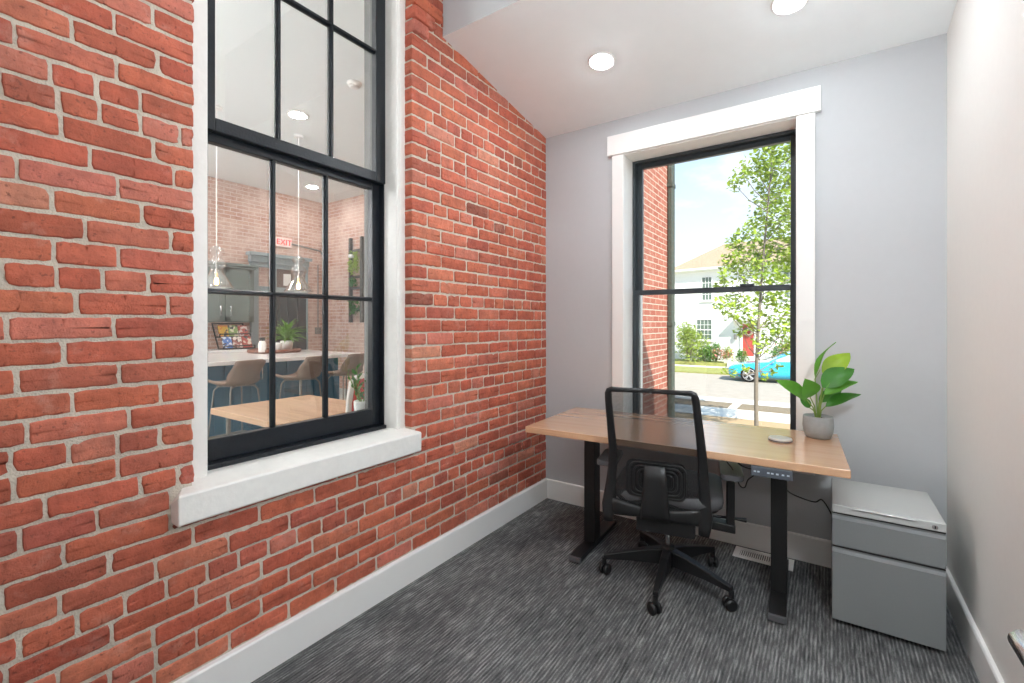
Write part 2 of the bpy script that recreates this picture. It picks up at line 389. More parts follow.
# ---- brick wall
rng = random.Random(5)
PITCH, Z0 = .0685, 1.302
WIN_Y0, WIN_Y1, WIN_Z0, WIN_Z1 = .655, 1.615, .69, 3.28
def left_joint_y(px):
    a = (px - 512) / 460; c, s = math.cos(R(34.4)), math.sin(R(34.4))
    t = WX / (-s + a * c); return (c + a * s) * t
LEFTROWS = {0:[168.4,76.7],1:[148.8,103,57,2.3],2:[118.6,54.2],3:[171.3,85.8],4:[142.6,52.7],5:[118,17],6:[174,90],7:[153.7,61.5],8:[180.6,140.6,100,58],
    9:[140.6,96.7,50],10:[117,14.6],11:[158,72],12:[114.6,11.7],13:[153.7,59.6],14:[115,20],15:[156,104,50],-1:[114.8,7.3],-2:[154.6,64.4],-3:[119.5,17],
    -4:[161,73],-5:[130,28],-6:[160.8,117.7,68.8,11.7],-7:[118,14],-8:[178,140,46],-9:[98,20]}
BRICKCOL = [('#b95f46', 6), ('#bf664b', 6), ('#b45a42', 5), ('#c56f56', 4), ('#b05c48', 4), ('#c1705c', 2.5), ('#a85541', 1.5), ('#c88068', .8), ('#96523f', .35)]
BC = [lin(c) for c, w in BRICKCOL]; BW = [w for c, w in BRICKCOL]
wall = MB(); fcol = []
def brick(y0, y1, z0, z1, off=0., depth=.016, yside=None):
    """one laid brick with worn arrises; face points to +X"""
    jy, jz = .0052, .0050
    y0 += jy + rng.uniform(-.0015, .0015); y1 -= jy + rng.uniform(-.0015, .0015); z0 += jz + rng.uniform(-.0015, .0015); z1 -= jz + rng.uniform(-.0018, .0012)
    if y1 - y0 < .015: return
    cr = .0035; pts = []
    def side(a, bb, n):
        for i in range(n):
            t = i / n; pts.append((a[0]+(bb[0]-a[0])*t, a[1]+(bb[1]-a[1])*t))
    ny = max(3, int((y1-y0)/.011)); nz = 5
    side((y0+cr, z0), (y1-cr, z0), ny); side((y1, z0+cr), (y1, z1-cr), nz); side((y1-cr, z1), (y0+cr, z1), ny); side((y0, z1-cr), (y0, z0+cr), nz)
    cy, cz = (y0+y1)/2, (z0+z1)/2; sd = rng.uniform(0, 100)
    out = []
    sag = rng.uniform(-.0012, .0012)
    for (y, z) in pts:
        j = mnoise.noise((y*45, z*45, sd)) * .0016 + (mnoise.noise((y*190, z*190, sd+9)) * .0022)
        dy, dz = y-cy, z-cz
        sy = 1 if abs(dy) > (y1-y0)/2-.004 else 0; sz = 1 if abs(dz) > (z1-z0)/2-.004 else 0
        out.append((y + (math.copysign(j, dy) if sy else 0), z + (math.copysign(1, dz)*j if sz else 0) + sag*dy/.1))
    for k in range(rng.choice([0, 0, 1, 1, 2, 3])):            # chips
        i = rng.randrange(len(out)); 
        for q in (-1, 0, 1):
            y, z = out[(i+q) % len(out)]; f = .0035 if q == 0 else .0015
            out[(i+q) % len(out)] = (y + (f if y < cy else -f) * (abs(y-cy) > (y1-y0)/2-.006), z + (f if z < cz else -f))
    n = len(out); ty, tz = rng.uniform(-.012, .012), rng.uniform(-.03, .03); d0 = off + rng.uniform(-.0025, .0018)
    def dep(y, z): return WX + d0 + ty*(y-cy) + tz*(z-cz)
    ins = .0035
    def inset(y, z, k): return (y + (k if y < cy else -k), z + (k if z < cz else -k)) 
    vs = [(WX + off - depth, y, z) for y, z in out]
    vs += [(dep(y, z) - .0035, y, z) for y, z in out]
    vs += [(dep(y, z) - .0008 + .0006*mnoise.noise((y*90, z*90, sd+3)), *inset(y, z, .0018)) for y, z in out]
    vs += [(dep(y, z) + .0009*mnoise.noise((y*50, z*50, sd+5)), *inset(y, z, .0055)) for y, z in out]
    vs.append((dep(cy, cz), cy, cz))
    fs = []
    for i in range(n):
        j = (i+1) % n
        for r in range(3): fs.append((r*n+i, r*n+j, (r+1)*n+j, (r+1)*n+i))
        fs.append((3*n+i, 3*n+j, 4*n))
    wall.add(vs, fs, 0, True)
    c = list(rng.choices(BC, BW)[0]); g = rng.uniform(.92, 1.1); c = (min(1, c[0]*g), min(1, c[1]*g*rng.uniform(.94, 1.06)), min(1, c[2]*g), 1)
    fcol.extend([c] * len(fs))
def row_joints(k, ya, yb):
    """joints between ya and yb, laid out from the window's far jamb"""
    ph = (k - 1) % 7
    js = []
    if ph == 0:
        y = WIN_Y1 + .155
        step = .108
    else:
        y = WIN_Y1 + (.211 if ph % 2 == 1 else .106); step = .2125
    start = y
    y2 = y
    while y2 < yb: js.append(y2 + rng.uniform(-.006, .006)); y2 += step
    y2 = y - step
    while y2 > ya:
        js.append(y2 + rng.uniform(-.006, .006)); y2 -= step
    js.sort()
    extra = []
    for i in range(len(js)-1):
        if ph and rng.random() < .05: extra.append((js[i]+js[i+1])/2)
    return sorted(js + extra)
YA, YB = -.3, BY + .06
kmin, kmax = int((0 - Z0)/PITCH) - 1, int((HI - Z0)/PITCH)
SILL = (.592, 1.635, .642, .75)
for k in range(kmin, kmax + 1):
    z0, z1 = Z0 + k*PITCH, Z0 + (k+1)*PITCH
    if z0 < 0: z0 = .0
    hasL = k in LEFTROWS
    if z0 >= SILL[3] - .05:      # beside the window: two runs
        if hasL:
            js = sorted(left_joint_y(p) for p in LEFTROWS[k])
            y = js[0]; base = []
            while y > YA: y -= .21 if (k-1) % 7 else .107; base.append(y)
            js = sorted(base + js)
        else: js = [j - .95 + (.05 if k % 2 else .11) for j in row_joints(k, .6, 1.7)] ; js = [j for j in js if j < WIN_Y0 - .06] + [j - .85 for j in js]
        js = sorted(j for j in js if YA < j < WIN_Y0 - .03)
        e = [YA] + js + [WIN_Y0 + .005]
        for a, c in zip(e, e[1:]): brick(a, c, z0, z1, depth=.016 if c < WIN_Y0 else .07)
        js = [j for j in row_joints(k, WIN_Y1 + .05, YB) if j > WIN_Y1 + .05]
        e = [WIN_Y1 - .005] + js + [YB]
        for a, c in zip(e, e[1:]):
            o = .022 if (z0 > 2.72 and c < 1.845) else 0.
            brick(a, c, z0, z1, off=o, depth=.03 if a > WIN_Y1 else .07)
    else:
        js = row_joints(k, YA + .03, YB)
        if hasL:
            l = sorted(left_joint_y(p) for p in LEFTROWS[k]); js = [j for j in l] + [j for j in js if j > l[-1] + .1]; y = l[0]
            while y > YA: y -= .21; js.append(y)
            js = sorted(js)
        if z1 > SILL[2]:         # rows cut by the sill
            for (a0, a1) in ((YA, SILL[0] - .002), (SILL[1] + .002, YB)):
                e = [a0] + [j for j in js if a0 + .04 < j < a1 - .04] + [a1]
                for a, c in zip(e, e[1:]): brick(a, c, z0, z1)
            if z0 < SILL[2] - .02:
                e = [SILL[0]] + [j for j in js if SILL[0] + .04 < j < SILL[1] - .04] + [SILL[1]]
                for a, c in zip(e, e[1:]): brick(a, c, z0, SILL[2] + .004)
        else:
            e = [YA] + js + [YB]
            for a, c in zip(e, e[1:]): brick(a, c, z0, z1)
nb = len(wall.f)
# mortar bed and wall core with the window opening
MX = WX - .0055; KX = -2.0
def core(y0, y1, z0, z1):
    n0 = len(wall.f)
    wall.box(KX, y0, z0, MX, y1, z1, 1); fcol.extend([(1,1,1,1)] * 6)
core(YA, WIN_Y0 - .004, -.05, HI); core(WIN_Y1 + .004, YB, -.05, HI)
core(WIN_Y0 - .004, WIN_Y1 + .004, -.05, WIN_Z0); core(WIN_Y0 - .004, WIN_Y1 + .004, WIN_Z1, HI)
wl = wall.build('wall_left', ['brick', 'mortar'], fix=False)
ca = wl.data.color_attributes.new('brickcol', 'FLOAT_COLOR', 'CORNER')
flat = []
for p in wl.data.polygons: flat.extend(fcol[p.index] * p.loop_total)
ca.data.foreach_set('color', flat)
struct(wl, 'old red brick wall with pale mortar and a tall sash window')

# ---- plaster walls
W2 = dict(x0=-1.113, x1=-.137, z0=.54, z1=2.402)
b = MB()
T = .34
b.box(WX - .05, BY, -.1, W2['x0'], BY + T, HI); b.box(W2['x1'], BY, -.1, RX + .3, BY + T, HI)
b.box(W2['x0'], BY, -.1, W2['x1'], BY + T, W2['z0']); b.box(W2['x0'], BY, W2['z1'], W2['x1'], BY + T, HI)
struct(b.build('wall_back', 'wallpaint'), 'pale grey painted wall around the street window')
b = MB(); b.box(RX, FY - .12, -.1, RX + .14, BY + .02, HI)
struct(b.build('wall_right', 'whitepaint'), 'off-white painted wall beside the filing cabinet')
DX0, DX1 = -.66, .262
b = MB(); b.box(WX - .01, FY - .12, -.1, DX0, FY, HI); b.box(DX1, FY - .12, -.1, RX, FY, HI); b.box(DX0, FY - .12, 2.08, DX1, FY, HI)
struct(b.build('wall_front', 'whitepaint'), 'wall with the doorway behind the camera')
b = MB()
b.add([(WX-.03, BULK, ceil_z(BULK)), (RX+.02, BULK, ceil_z(BULK)), (RX+.02, BY+.02, ceil_z(BY+.02)), (WX-.03, BY+.02, ceil_z(BY+.02)),
       (WX-.03, BULK, HI+.1), (RX+.02, BULK, HI+.1), (RX+.02, BY+.02, HI+.1), (WX-.03, BY+.02, HI+.1)],
      [(0,3,2,1),(4,5,6,7),(1,2,6,5),(2,3,7,6),(3,0,4,7)], 0)
b.add([(WX-.03, BULK, ceil_z(BULK)), (RX+.02, BULK, ceil_z(BULK)), (RX+.02, BULK, HI+.1), (WX-.03, BULK, HI+.1)], [(0,1,2,3)], 1)
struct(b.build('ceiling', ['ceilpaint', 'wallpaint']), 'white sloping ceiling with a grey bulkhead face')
b = MB(); b.box(WX - .05, FY - .12, HI, RX + .1, BULK + .02, HI + .1)
struct(b.build('ceiling', 'ceilpaint'), 'high white ceiling in front of the bulkhead')
# hallway behind the doorway
b = MB(); b.box(WX - .5, -2.7, -.1, RX + .7, -2.6, 2.7); b.box(WX - .6, -2.7, -.1, WX - .5, FY - .12, 2.7); b.box(RX + .6, -2.7, -.1, RX + .7, FY - .12, 2.7)
b.box(WX - .5, FY - .12, -.1, WX - .01, FY - .02, 2.7); b.box(RX, FY - .12, -.1, RX + .6, FY - .02, 2.7)
struct(b.build('wall_hallway', 'whitepaint'), 'hallway walls behind the doorway')
b = MB(); b.box(WX - .6, -2.7, 2.6, RX + .7, FY - .12, 2.7)
struct(b.build('ceiling', 'ceilpaint'), 'hallway ceiling behind the doorway')
b = MB(); b.box(WX - .5, -2.6, -.11, WX - .02, FY - .12, 0)
struct(b.build('floor', 'carpet'), 'hallway carpet')

# ---- baseboards
BBH, BBT = .139, .016
b = MB()
pr = [(0,0),(BBT,0),(BBT,BBH-.006),(BBT-.004,BBH),(0,BBH)]
b.prism(pr, FY, BY, lambda u,v,d: (WX - .004 + u + .006, d, v))
b.box(WX - .012, FY, 0, WX + .004, BY, BBH - .002)
struct(b.build('baseboard_left', 'white'), 'white baseboard along the brick wall')
b = MB(); b.prism(pr, WX, RX, lambda u,v,d: (d, BY - u, v)); struct(b.build('baseboard_back', 'white'), 'white baseboard under the street window')
b = MB(); b.prism(pr, FY, BY, lambda u,v,d: (RX - u, d, v)); struct(b.build('baseboard_right', 'white'), 'white baseboard along the right wall')

# ------------------------------------------------------------------ old sash window in the brick wall
w1 = thing('window_1', (WX - .1, 1.135, .745), 'tall old black sash window with white casing in the brick wall', 'window', kind='structure')
CF = WX - .05
b = MB()
for (a, c) in ((WIN_Y0 - .003, .717), (1.560, WIN_Y1 + .003)):
    b.box(CF - .098, a, .70, CF, c, WIN_Z1)
b.box(CF - .098, .70, WIN_Z1 - .08, CF, 1.57, WIN_Z1)
b.box(CF - .012, 1.572, .74, CF + .006, 1.594, WIN_Z1 - .08)
b.build('casing', 'oldwhite', w1, bevel=.004)
b = MB()
prof = [(CF - .10, .70), (CF - .10, .748), (CF - .02, .757), (WX + .046, .742), (WX + .05, .736), (WX + .05, .650), (WX + .044, .644), (WX - .012, .644), (WX - .012, .70)]
b.prism(prof, SILL[0] + .002, SILL[1] - .002, lambda u,v,d: (u, d, v) if (WX - .012) <= u else (u, max(.66, min(1.61, d)), v))
b.build('sill', 'oldwhite', w1, bevel=.004)
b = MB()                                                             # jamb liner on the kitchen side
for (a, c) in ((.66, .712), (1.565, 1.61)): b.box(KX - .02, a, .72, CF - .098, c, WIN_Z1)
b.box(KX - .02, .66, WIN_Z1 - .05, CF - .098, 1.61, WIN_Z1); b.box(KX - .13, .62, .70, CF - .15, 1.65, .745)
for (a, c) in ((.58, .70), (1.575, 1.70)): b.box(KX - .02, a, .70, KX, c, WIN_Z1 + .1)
b.build('jamb', mat('grey_jamb', '#7b7a77', .6), w1, bevel=.003)  # single grey tone, darker than the white casing
b = MB()
for (a, c) in ((.714, .722), (1.553, 1.562)): b.box(CF - .165, a, .75, CF - .092, c, WIN_Z1 - .08)
b.build('sash_track', 'sash', w1)
b = MB(); b.box(CF - .135, .717, .745, CF - .075, 1.560, .768); b.box(CF - .15, .717, .745, CF - .135, 1.560, .785)
b.build('weather_strip', 'sash', w1, bevel=.002)
def sash(x, z0, z1, y0, y1, stile, rb, rt, zm, ym, name):
    d = .036
    b = MB()
    b.box(x - d/2, y0, z0, x + d/2, y0 + stile, z1); b.box(x - d/2, y1 - stile, z0, x + d/2, y1, z1)
    b.box(x - d/2, y0 + stile, z0, x + d/2, y1 - stile, z0 + rb); b.box(x - d/2, y0 + stile, z1 - rt, x + d/2, y1 - stile, z1)
    fr = b.build(name, 'sash', w1, bevel=.003)
    b = MB(); mw = .0105
    pm = [(-.017, -.004), (-.006, -.004), (-.004, -mw), (.004, -mw), (.017, -.005), (.017, .005), (.004, mw), (-.004, mw), (-.006, .004), (-.017, .004)]
    for y in ym: b.prism(pm, z0 + rb, z1 - rt, lambda u,v,dd,y=y: (x + u, y + v, dd))
    for z in zm: b.prism(pm, y0 + stile, y1 - stile, lambda u,v,dd,z=z: (x + u, dd, z + v))
    b.build('muntin', 'sash', fr)
    b = MB(); b.box(x - .008, y0 + stile - .004, z0 + rb - .004, x - .005, y1 - stile + .004, z1 - rt + .004)
    b.build('glass', 'oldglass', fr)
ym = (1.014, 1.258)
sash(CF - .1, 1.985, 3.24, .717, 1.560, .058, .048, .06, (2.632,), ym, 'upper_sash')
sash(CF - .14, .768, 2.005, .717, 1.560, .050, .082, .05, (1.402,), ym, 'lower_sash')

# ------------------------------------------------------------------ street window in the back wall
w2 = thing('window_2', (-.625, BY, W2['z0']), 'white cased street window with dark frame behind the desk', 'window', kind='structure')
b = MB(); t = .019
b.box(-1.190, BY - t, .54, -1.113, BY, 2.404); b.box(-.137, BY - t, .54, -.052, BY, 2.404)
b.build('casing', 'white', w2, bevel=.002)
b = MB(); b.box(-1.221, BY - .028, 2.404, -.026, BY, 2.536); b.build('head_casing', 'white', w2, bevel=.002)
b = MB(); b.box(-1.23, BY - .045, .518, -.02, BY + .16, .541); b.box(-1.19, BY - .016, .47, -.052, BY, .518); b.build('stool', 'white', w2, bevel=.003)
b = MB(); JD = .165
b.box(-1.125, BY - .005, .54, -1.111, BY + JD, 2.404); b.box(-.139, BY - .005, .54, -.125, BY + JD, 2.404); b.box(-1.125, BY - .005, 2.398, -.125, BY + JD, 2.412)
b.build('jamb', 'white', w2)
FYr = BY + .155
def frame_y(b, x0, x1, z0, z1, wl_, wr, wb, wt, y0, y1):
    b.box(x0, y0, z0, x0 + wl_, y1, z1); b.box(x1 - wr, y0, z0, x1, y1, z1); b.box(x0 + wl_, y0, z0, x1 - wr, y1, z0 + wb); b.box(x0 + wl_, y0, z1 - wt, x1 - wr, y1, z1)
b = MB(); frame_y(b, -1.112, -.138, .542, 2.399, .018, .014, .03, .016, FYr, FYr + .1); b.build('frame', 'bronze', w2, bevel=.002)
b = MB(); frame_y(b, -1.096, -.150, 1.478, 2.385, .036, .026, .03, .03, FYr + .052, FYr + .085); us = b.build('upper_sash', 'bronze', w2, bevel=.002)
b = MB(); b.box(-1.07, FYr + .066, 1.5, -.17, FYr + .070, 2.37); b.build('glass', 'glass', us)
b = MB(); frame_y(b, -1.098, -.150, .565, 1.508, .030, .026, .05, .034, FYr + .008, FYr + .042); ls = b.build('lower_sash', 'bronze', w2, bevel=.002)
b = MB(); b.box(-.44, FYr - .008, 1.508, -.36, FYr + .03, 1.520); b.build('sash_lock', 'bronze', ls, bevel=.003)
b = MB(); b.box(-1.075, FYr + .022, .60, -.17, FYr + .026, 1.48); b.build('glass', 'glass', ls)
b = MB(); b.box(-1.16, BY + T - .04, .5, -1.112, BY + T + .03, 2.44); b.box(-.138, BY + T - .04, .5, -.09, BY + T + .03, 2.44); b.box(-1.16, BY + T - .04, 2.40, -.09, BY + T + .03, 2.46)
b.build('exterior_casing', 'white', w2)

# ------------------------------------------------------------------ door opened against the right side, lever just in view
d1 = thing('door_1', (DX1 - .01, FY, 0), 'open white door leaf with a chrome lever handle', 'door', kind='structure')
b = MB(); b.box(.216, FY, .012, .254, .745, 2.05)
dl = b.build('panel', 'white', d1, bevel=.002)
b = MB()
b.cyl((.216, .678, .958), (.208, .678, .958), .027, n=24); b.cyl((.208, .678, .958), (.164, .678, .958), .009, n=16)
b.tube([(.166, .684, .958), (.162, .676, .958), (.162, .64, .958), (.163, .57, .957)], [.008, .0095, .009, .008], 14)
b.build('lever_handle', 'chrome', d1)

# ------------------------------------------------------------------ ceiling lights
def can_light(x, y, zf, slope, label, group, r=.05, lm='lamp'):
    z = zf
    t = thing('recessed_light', (x, y, z), label, 'ceiling light', group=group)
    Rm = Matrix.Translation((x, y, z)) @ Matrix.Rotation(-math.atan(slope), 4, 'X')
    b = MB(); b.lathe([(r*1.5, -.0005), (r*1.5, -.005), (r*1.38, -.008), (r*1.05, -.004), (r, .012)], n=40, M=Rm); b.build('trim_ring', 'lampwhite', t)
    b = MB(); b.lathe([(r*1.02, -.0045), (r*.99, -.010), (r*.8, -.0145), (r*.4, -.017), (.0, -.018)], n=36, M=Rm); b.build('diffuser', lm, t, fix=False)
    return t
can_light(-1.034, 2.39, ceil_z(2.39), SL, 'recessed ceiling light over the desk nearer the brick wall', 'office recessed lights')
can_light(-.139, 2.42, ceil_z(2.42), SL, 'recessed ceiling light at the top edge nearer the right wall', 'office recessed lights')
can_light(-1.08, .75, HI, 0, 'added unseen recessed light in the high ceiling nearer the brick wall', 'office recessed lights')  # added unseen, with the next two, for more light in the rooms
can_light(-.10, .75, HI, 0, 'added unseen recessed light in the high ceiling nearer the right wall', 'office recessed lights')
can_light(-.2, -1.3, 2.6, 0, 'added unseen recessed light in the hallway ceiling', 'office recessed lights')

def globe(x, y, z, label, r=.10, bx=RX):  # globe lights added out of view to brighten walls and ceiling
    t = thing('globe_lamp', (x, y, z), label, 'added light', group='added globe lights')
    b = MB(); b.lathe([(r*math.sin(PI*i/16), -r*math.cos(PI*i/16)) for i in range(17)], (x, y, z), n=32); b.build('globe', 'globe', t)
    b = MB(); b.cyl((bx, y, z), (bx - .012, y, z), .05, n=24); b.tube([(bx, y, z), (x + r*.9, y, z)], .012, 10); b.build('bracket', 'chrome', t)
globe(RX - .12, 1.0, 1.75, 'added unseen globe light on the right wall in front of the doorway')
globe(RX + .48, -1.4, 1.75, 'added unseen globe light on the hallway wall', bx=RX + .6)
# ------------------------------------------------------------------ desk
DR = R(2.6); DH = .72
dk = thing('standing_desk', (-.648, 2.482, 0), 'light oak sit-stand desk with black steel legs under the street window', 'desk', DR)
b = MB(); b.box(-.725, -.34, DH - .033, .709, .34, DH); b.build('desktop', 'deskwood', dk, bevel=.003, local=True)
def leg_mb(x, toe):
    b = MB()
    b.box(x - .033, -.042, .03, x + .033, .042, DH - .05)
    b.box(x - .034, -.25, .008, x + .034, .33, .032); b.box(x - .03, -.27, DH - .05, x + .03, .27, DH - .033)
    return b
for x in (-.475, .462):
    lg = leg_mb(x, 0).build('leg', 'black', dk, bevel=.004, local=True)
    for ya_, yb_ in ((-.2515, -.235), (.315, .3315)):
        b = MB(); b.box(x - .0345, ya_, .007, x + .0345, yb_, .033); b.build('end_cap', 'greyplastic', lg, bevel=.003, local=True)
    for yy in (-.2, .28):
        b = MB(); b.cyl((x, yy, 0), (x, yy, .009), .016, n=14); b.build('foot', 'plastic', lg, local=True)
b = MB(); b.box(-.475, -.03, DH - .075, .462, .03, DH - .045); b.build('crossbar', 'black', dk, bevel=.003, local=True)
b = MB(); b.box(.37, -.35, DH - .074, .52, -.28, DH - .034); cp = b.build('control_panel', mat('slate_control_panel', '#4a5058', .4), dk, bevel=.004, local=True)
pale = mat('pale_button', '#b9c3cc', .4)
for i, x in enumerate((.385, .398, .434, .448, .466, .486, .504)):
    b = MB(); b.box(x - .0045, -.3516, DH - .057, x + .0045, -.3495, DH - .051); b.build('button', pale, cp, local=True)

# ---- cables
def cable(name, pts, r, label, cat='cable'):
    # catmull-rom smoothing
    P = [Vector(p) for p in pts]; o = []
    for i in range(len(P)-1):
        p0, p1, p2, p3 = P[max(0, i-1)], P[i], P[i+1], P[min(len(P)-1, i+2)]
        for k in range(8):
            t = k/8; o.append(.5*((2*p1)+(-p0+p2)*t+(2*p0-5*p1+4*p2-p3)*t*t+(-p0+3*p1-3*p2+p3)*t**3))
    o.append(P[-1]); b = MB(); b.tube(o, r, 8)
    return tag(b.build(name, 'plastic'), label, cat)

# ---- charging puck
b = MB(); b.lathe([(.044, 0), (.049, .002), (.050, .012), (.047, .0165), (.042, .017), (0, .0172)], (-.184, 2.53, DH), n=40)
pk = b.build('charging_puck', 'puck'); tag(pk, 'round pale grey charging puck on the desktop', 'charger')
b = MB(); b.lathe([(.0503, .003), (.0512, .006), (.0503, .009)], (-.184, 2.53, DH), n=40); b.build('rubber_band', 'greyplastic', pk)

# ------------------------------------------------------------------ plant on the desk
PX, PY = -.036, 2.715
pp = thing('potted_plant', (PX, PY, DH), 'broad-leaved green plant in a grey stoneware pot on the desk', 'plant')
b = MB(); b.lathe([(.044, 0), (.053, .004), (.062, .03), (.0655, .06), (.063, .104), (.061, .108), (.057, .106), (.057, .089), (.0, .089)], (PX, PY, DH), n=48); b.build('pot', 'potgrey', pp)
b = MB(); b.lathe([(.0575, .09), (.03, .096), (0, .098)], (PX, PY, DH), n=24); b.build('soil', 'soil', pp)
def leaf(base, tip, width, up, droop=.1, fold=.25, nseg=9):
    base, tip, up = Vector(base), Vector(tip), Vector(up).normalized()
    ax = tip - base; Ln = ax.length; ax.normalize(); side = ax.cross(up).normalized(); nrm = side.cross(ax).normalized()
    vs, fs = [], []
    for i in range(nseg+1):
        t = i/nseg
        w = width * .5 * (math.sin(PI * t**.82) ** .8 if 0 < t < 1 else 0) * (1 if t < .85 else 1 - (t-.85)*1.6)
        c = base + ax*Ln*t + nrm*(droop*Ln*math.sin(PI*t) )
        for q in (-1, -.5, 0, .5, 1):
            wob = .012*Ln*math.sin(t*9 + q*2)*abs(q)
            vs.append(c + side*w*q + nrm*(fold*w*abs(q)**1.4 + wob))
    for i in range(nseg):
        for j in range(4): fs.append((i*5+j, i*5+j+1, (i+1)*5+j+1, (i+1)*5+j))
    return vs, fs
c34, s34 = math.cos(R(34.4)), math.sin(R(34.4))
def at(px, py, dz=0., t0=2.235):
    """pixel offset around the pot -> metres on the upright plane through the pot, dz = depth away"""
    t = t0 + dz; a = (px-512)/460; return Vector(((-s34 + a*c34)*t, (c34 + a*s34)*t, H - (py-323.5)/460*t))
VIEW = Vector((s34 * 1, -c34, .25))
LEAVES = [  # base px, tip px, width m, depth base, depth tip, colour, roll(side)
    ((807, 400), (775, 380), .070, 0, -.04, 'leafB', (.25, -.9, .55)),
    ((810, 397), (804.5, 378.5), .095, -.02, -.09, 'leafB', (.35, -1, .2)),
    ((815, 379), (836, 342), .045, .03, .05, 'leafB', (-.9, -.5, .2)),
    ((825, 378.5), (850, 353), .100, .02, .03, 'leafC', (-.25, -1, .55)),
    ((822, 388), (854.5, 369), .105, -.02, -.04, 'leafA', (-.1, -.9, .75)),
    ((824, 395), (858, 382), .072, -.05, -.07, 'leafB', (-.1, -.6, .9)),
    ((825, 407), (861, 394.5), .060, -.03, -.05, 'leafA', (-.2, -.75, .75)),
    ((819, 403), (842, 390), .060, .05, .07, 'leafA', (-.1, -.8, .7)),
    ((810, 408), (800, 398), .045, .04, .07, 'leafA', (.2, -.8, .7)),
]
for (bp, tp, w, d0, d1_, mt, up) in LEAVES:
    vs, fs = leaf(at(*bp, d0), at(*tp, d1_), w, up); b = MB(); b.add(vs, fs, 0, True)
    lf = b.build('leaf', mt, pp, fix=False)
    root = Vector((PX + (bp[0]-817)*.0009, PY + d0*.3, DH + .09)); mid = (root + at(*bp, d0))/2 + Vector(((bp[0]-817)*-.0006, 0, .012))
    b = MB(); b.tube([root, mid, at(*bp, d0), at(*bp, d0)*.75 + at(*tp, d1_)*.25], [.0032, .0028, .0024, .0012], 7); b.build('petiole', 'stem', lf)

# ------------------------------------------------------------------ file cabinet
fc = thing('file_cabinet', (.197, 2.62, 0), 'low silver grey two-drawer filing cabinet on castors in the corner', 'cabinet')
x0, x1, y0, y1, zt = .018, .378, 2.392, 2.800, .511
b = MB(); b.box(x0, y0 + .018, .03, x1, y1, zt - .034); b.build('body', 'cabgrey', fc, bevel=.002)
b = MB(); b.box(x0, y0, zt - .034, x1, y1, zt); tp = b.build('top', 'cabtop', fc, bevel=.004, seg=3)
b = MB(); b.tube([(.085, y0 - .004, zt - .006), (.292, y0 - .004, zt - .006)], .0042, 10); b.build('pull_strip', mat('satin_steel', '#b5b5b3', .45, .6), tp)  # thin pale strip along the front edge of the top
b = MB(); b.cyl((.345, y0 + .002, zt - .018), (.345, y0 - .004, zt - .018), .0088, n=20); lk = b.build('lock', 'chrome', fc)
b = MB(); b.box(.3435, y0 - .0052, zt - .023, .3465, y0 - .0035, zt - .013); b.build('keyhole', 'dark', lk)
def drawer(z0, z1):
    b = MB(); b.box(x0 + .0005, y0 + .002, z0, x1 - .0005, y0 + .02, z1 - .026); b.box(x0 + .0005, y0 + .012, z1 - .026, x1 - .0005, y0 + .02, z1)
    b.add([(x0, y0 + .002, z1 - .026), (x1, y0 + .002, z1 - .026), (x1, y0 + .012, z1 - .016), (x0, y0 + .012, z1 - .016)], [(0,1,2,3)])
    dr = b.build('drawer', 'cabgrey', fc, bevel=.0015)
    b = MB(); b.box(x0 + .0006, y0 + .0085, z1 - .007, x1 - .0006, y0 + .0122, z1 - .0015); b.build('pull_channel', 'dark', dr)
drawer(.338, .477); drawer(.022, .335)
for (cx, cy_) in ((.06, 2.46), (.33, 2.46), (.06, 2.75), (.33, 2.75)):
    b = MB(); b.cyl((cx - .011, cy_, .02), (cx + .011, cy_, .02), .02, n=18); b.cyl((cx, cy_, .02), (cx, cy_, .05), .007, n=10); b.build('caster', 'plastic', fc)

# ------------------------------------------------------------------ floor register
vent = thing('floor_register', (-.285, 2.84, 0), 'white slotted floor vent behind the desk leg by the baseboard', 'vent')
b = MB(); vx0, vx1, vy0, vy1 = -.43, -.145, 2.775, 2.905
frame = [(vx0, vy0), (vx1, vy0), (vx1, vy1), (vx0, vy1)]; inn = [(vx0+.03, vy0+.03), (vx1-.03, vy0+.03), (vx1-.03, vy1-.03), (vx0+.03, vy1-.03)]
b.ring(frame, inn, .0005, .006, lambda u,v,d: (u, v, d)); b.build('frame', 'white', vent, bevel=.0015)
b = MB(); n = 22
for i in range(n):
    x = vx0 + .03 + (vx1-vx0-.06)*(i+.5)/n; b.box(x - .0028, vy0 + .028, .001, x + .0028, vy1 - .028, .0045)
b.build('louvre', 'white', vent)
b = MB(); b.box(vx0+.028, vy0+.028, .0002, vx1-.028, vy1-.028, .0008); b.build('duct_opening', 'dark', vent)

# cables under the desk
cable('power_cable', [(-.215, 2.50, .62), (-.20, 2.56, .60), (-.185, 2.60, .52), (-.16, 2.68, .44), (-.10, 2.78, .385), (-.05, 2.84, .36), (-.02, 2.86, .37), (.02, 2.87, .30), (.05, 2.9, .2)], .0035, 'thin black cable running from the desk leg down behind the filing cabinet')
cable('cable_loop', [(-.40, 2.30, .67), (-.36, 2.34, .60), (-.335, 2.36, .53), (-.315, 2.37, .52), (-.30, 2.36, .56), (-.27, 2.35, .60), (-.29, 2.35, .65), (-.275, 2.34, .675)], .003, 'black cable loop hanging under the desk beside the control panel')
cable('cable_loop', [(-.37, 2.33, .682), (-.33, 2.34, .63), (-.28, 2.35, .615), (-.24, 2.36, .61), (-.21, 2.42, .60), (-.20, 2.50, .58)], .003, 'black cable sagging from the control panel to the desk leg')

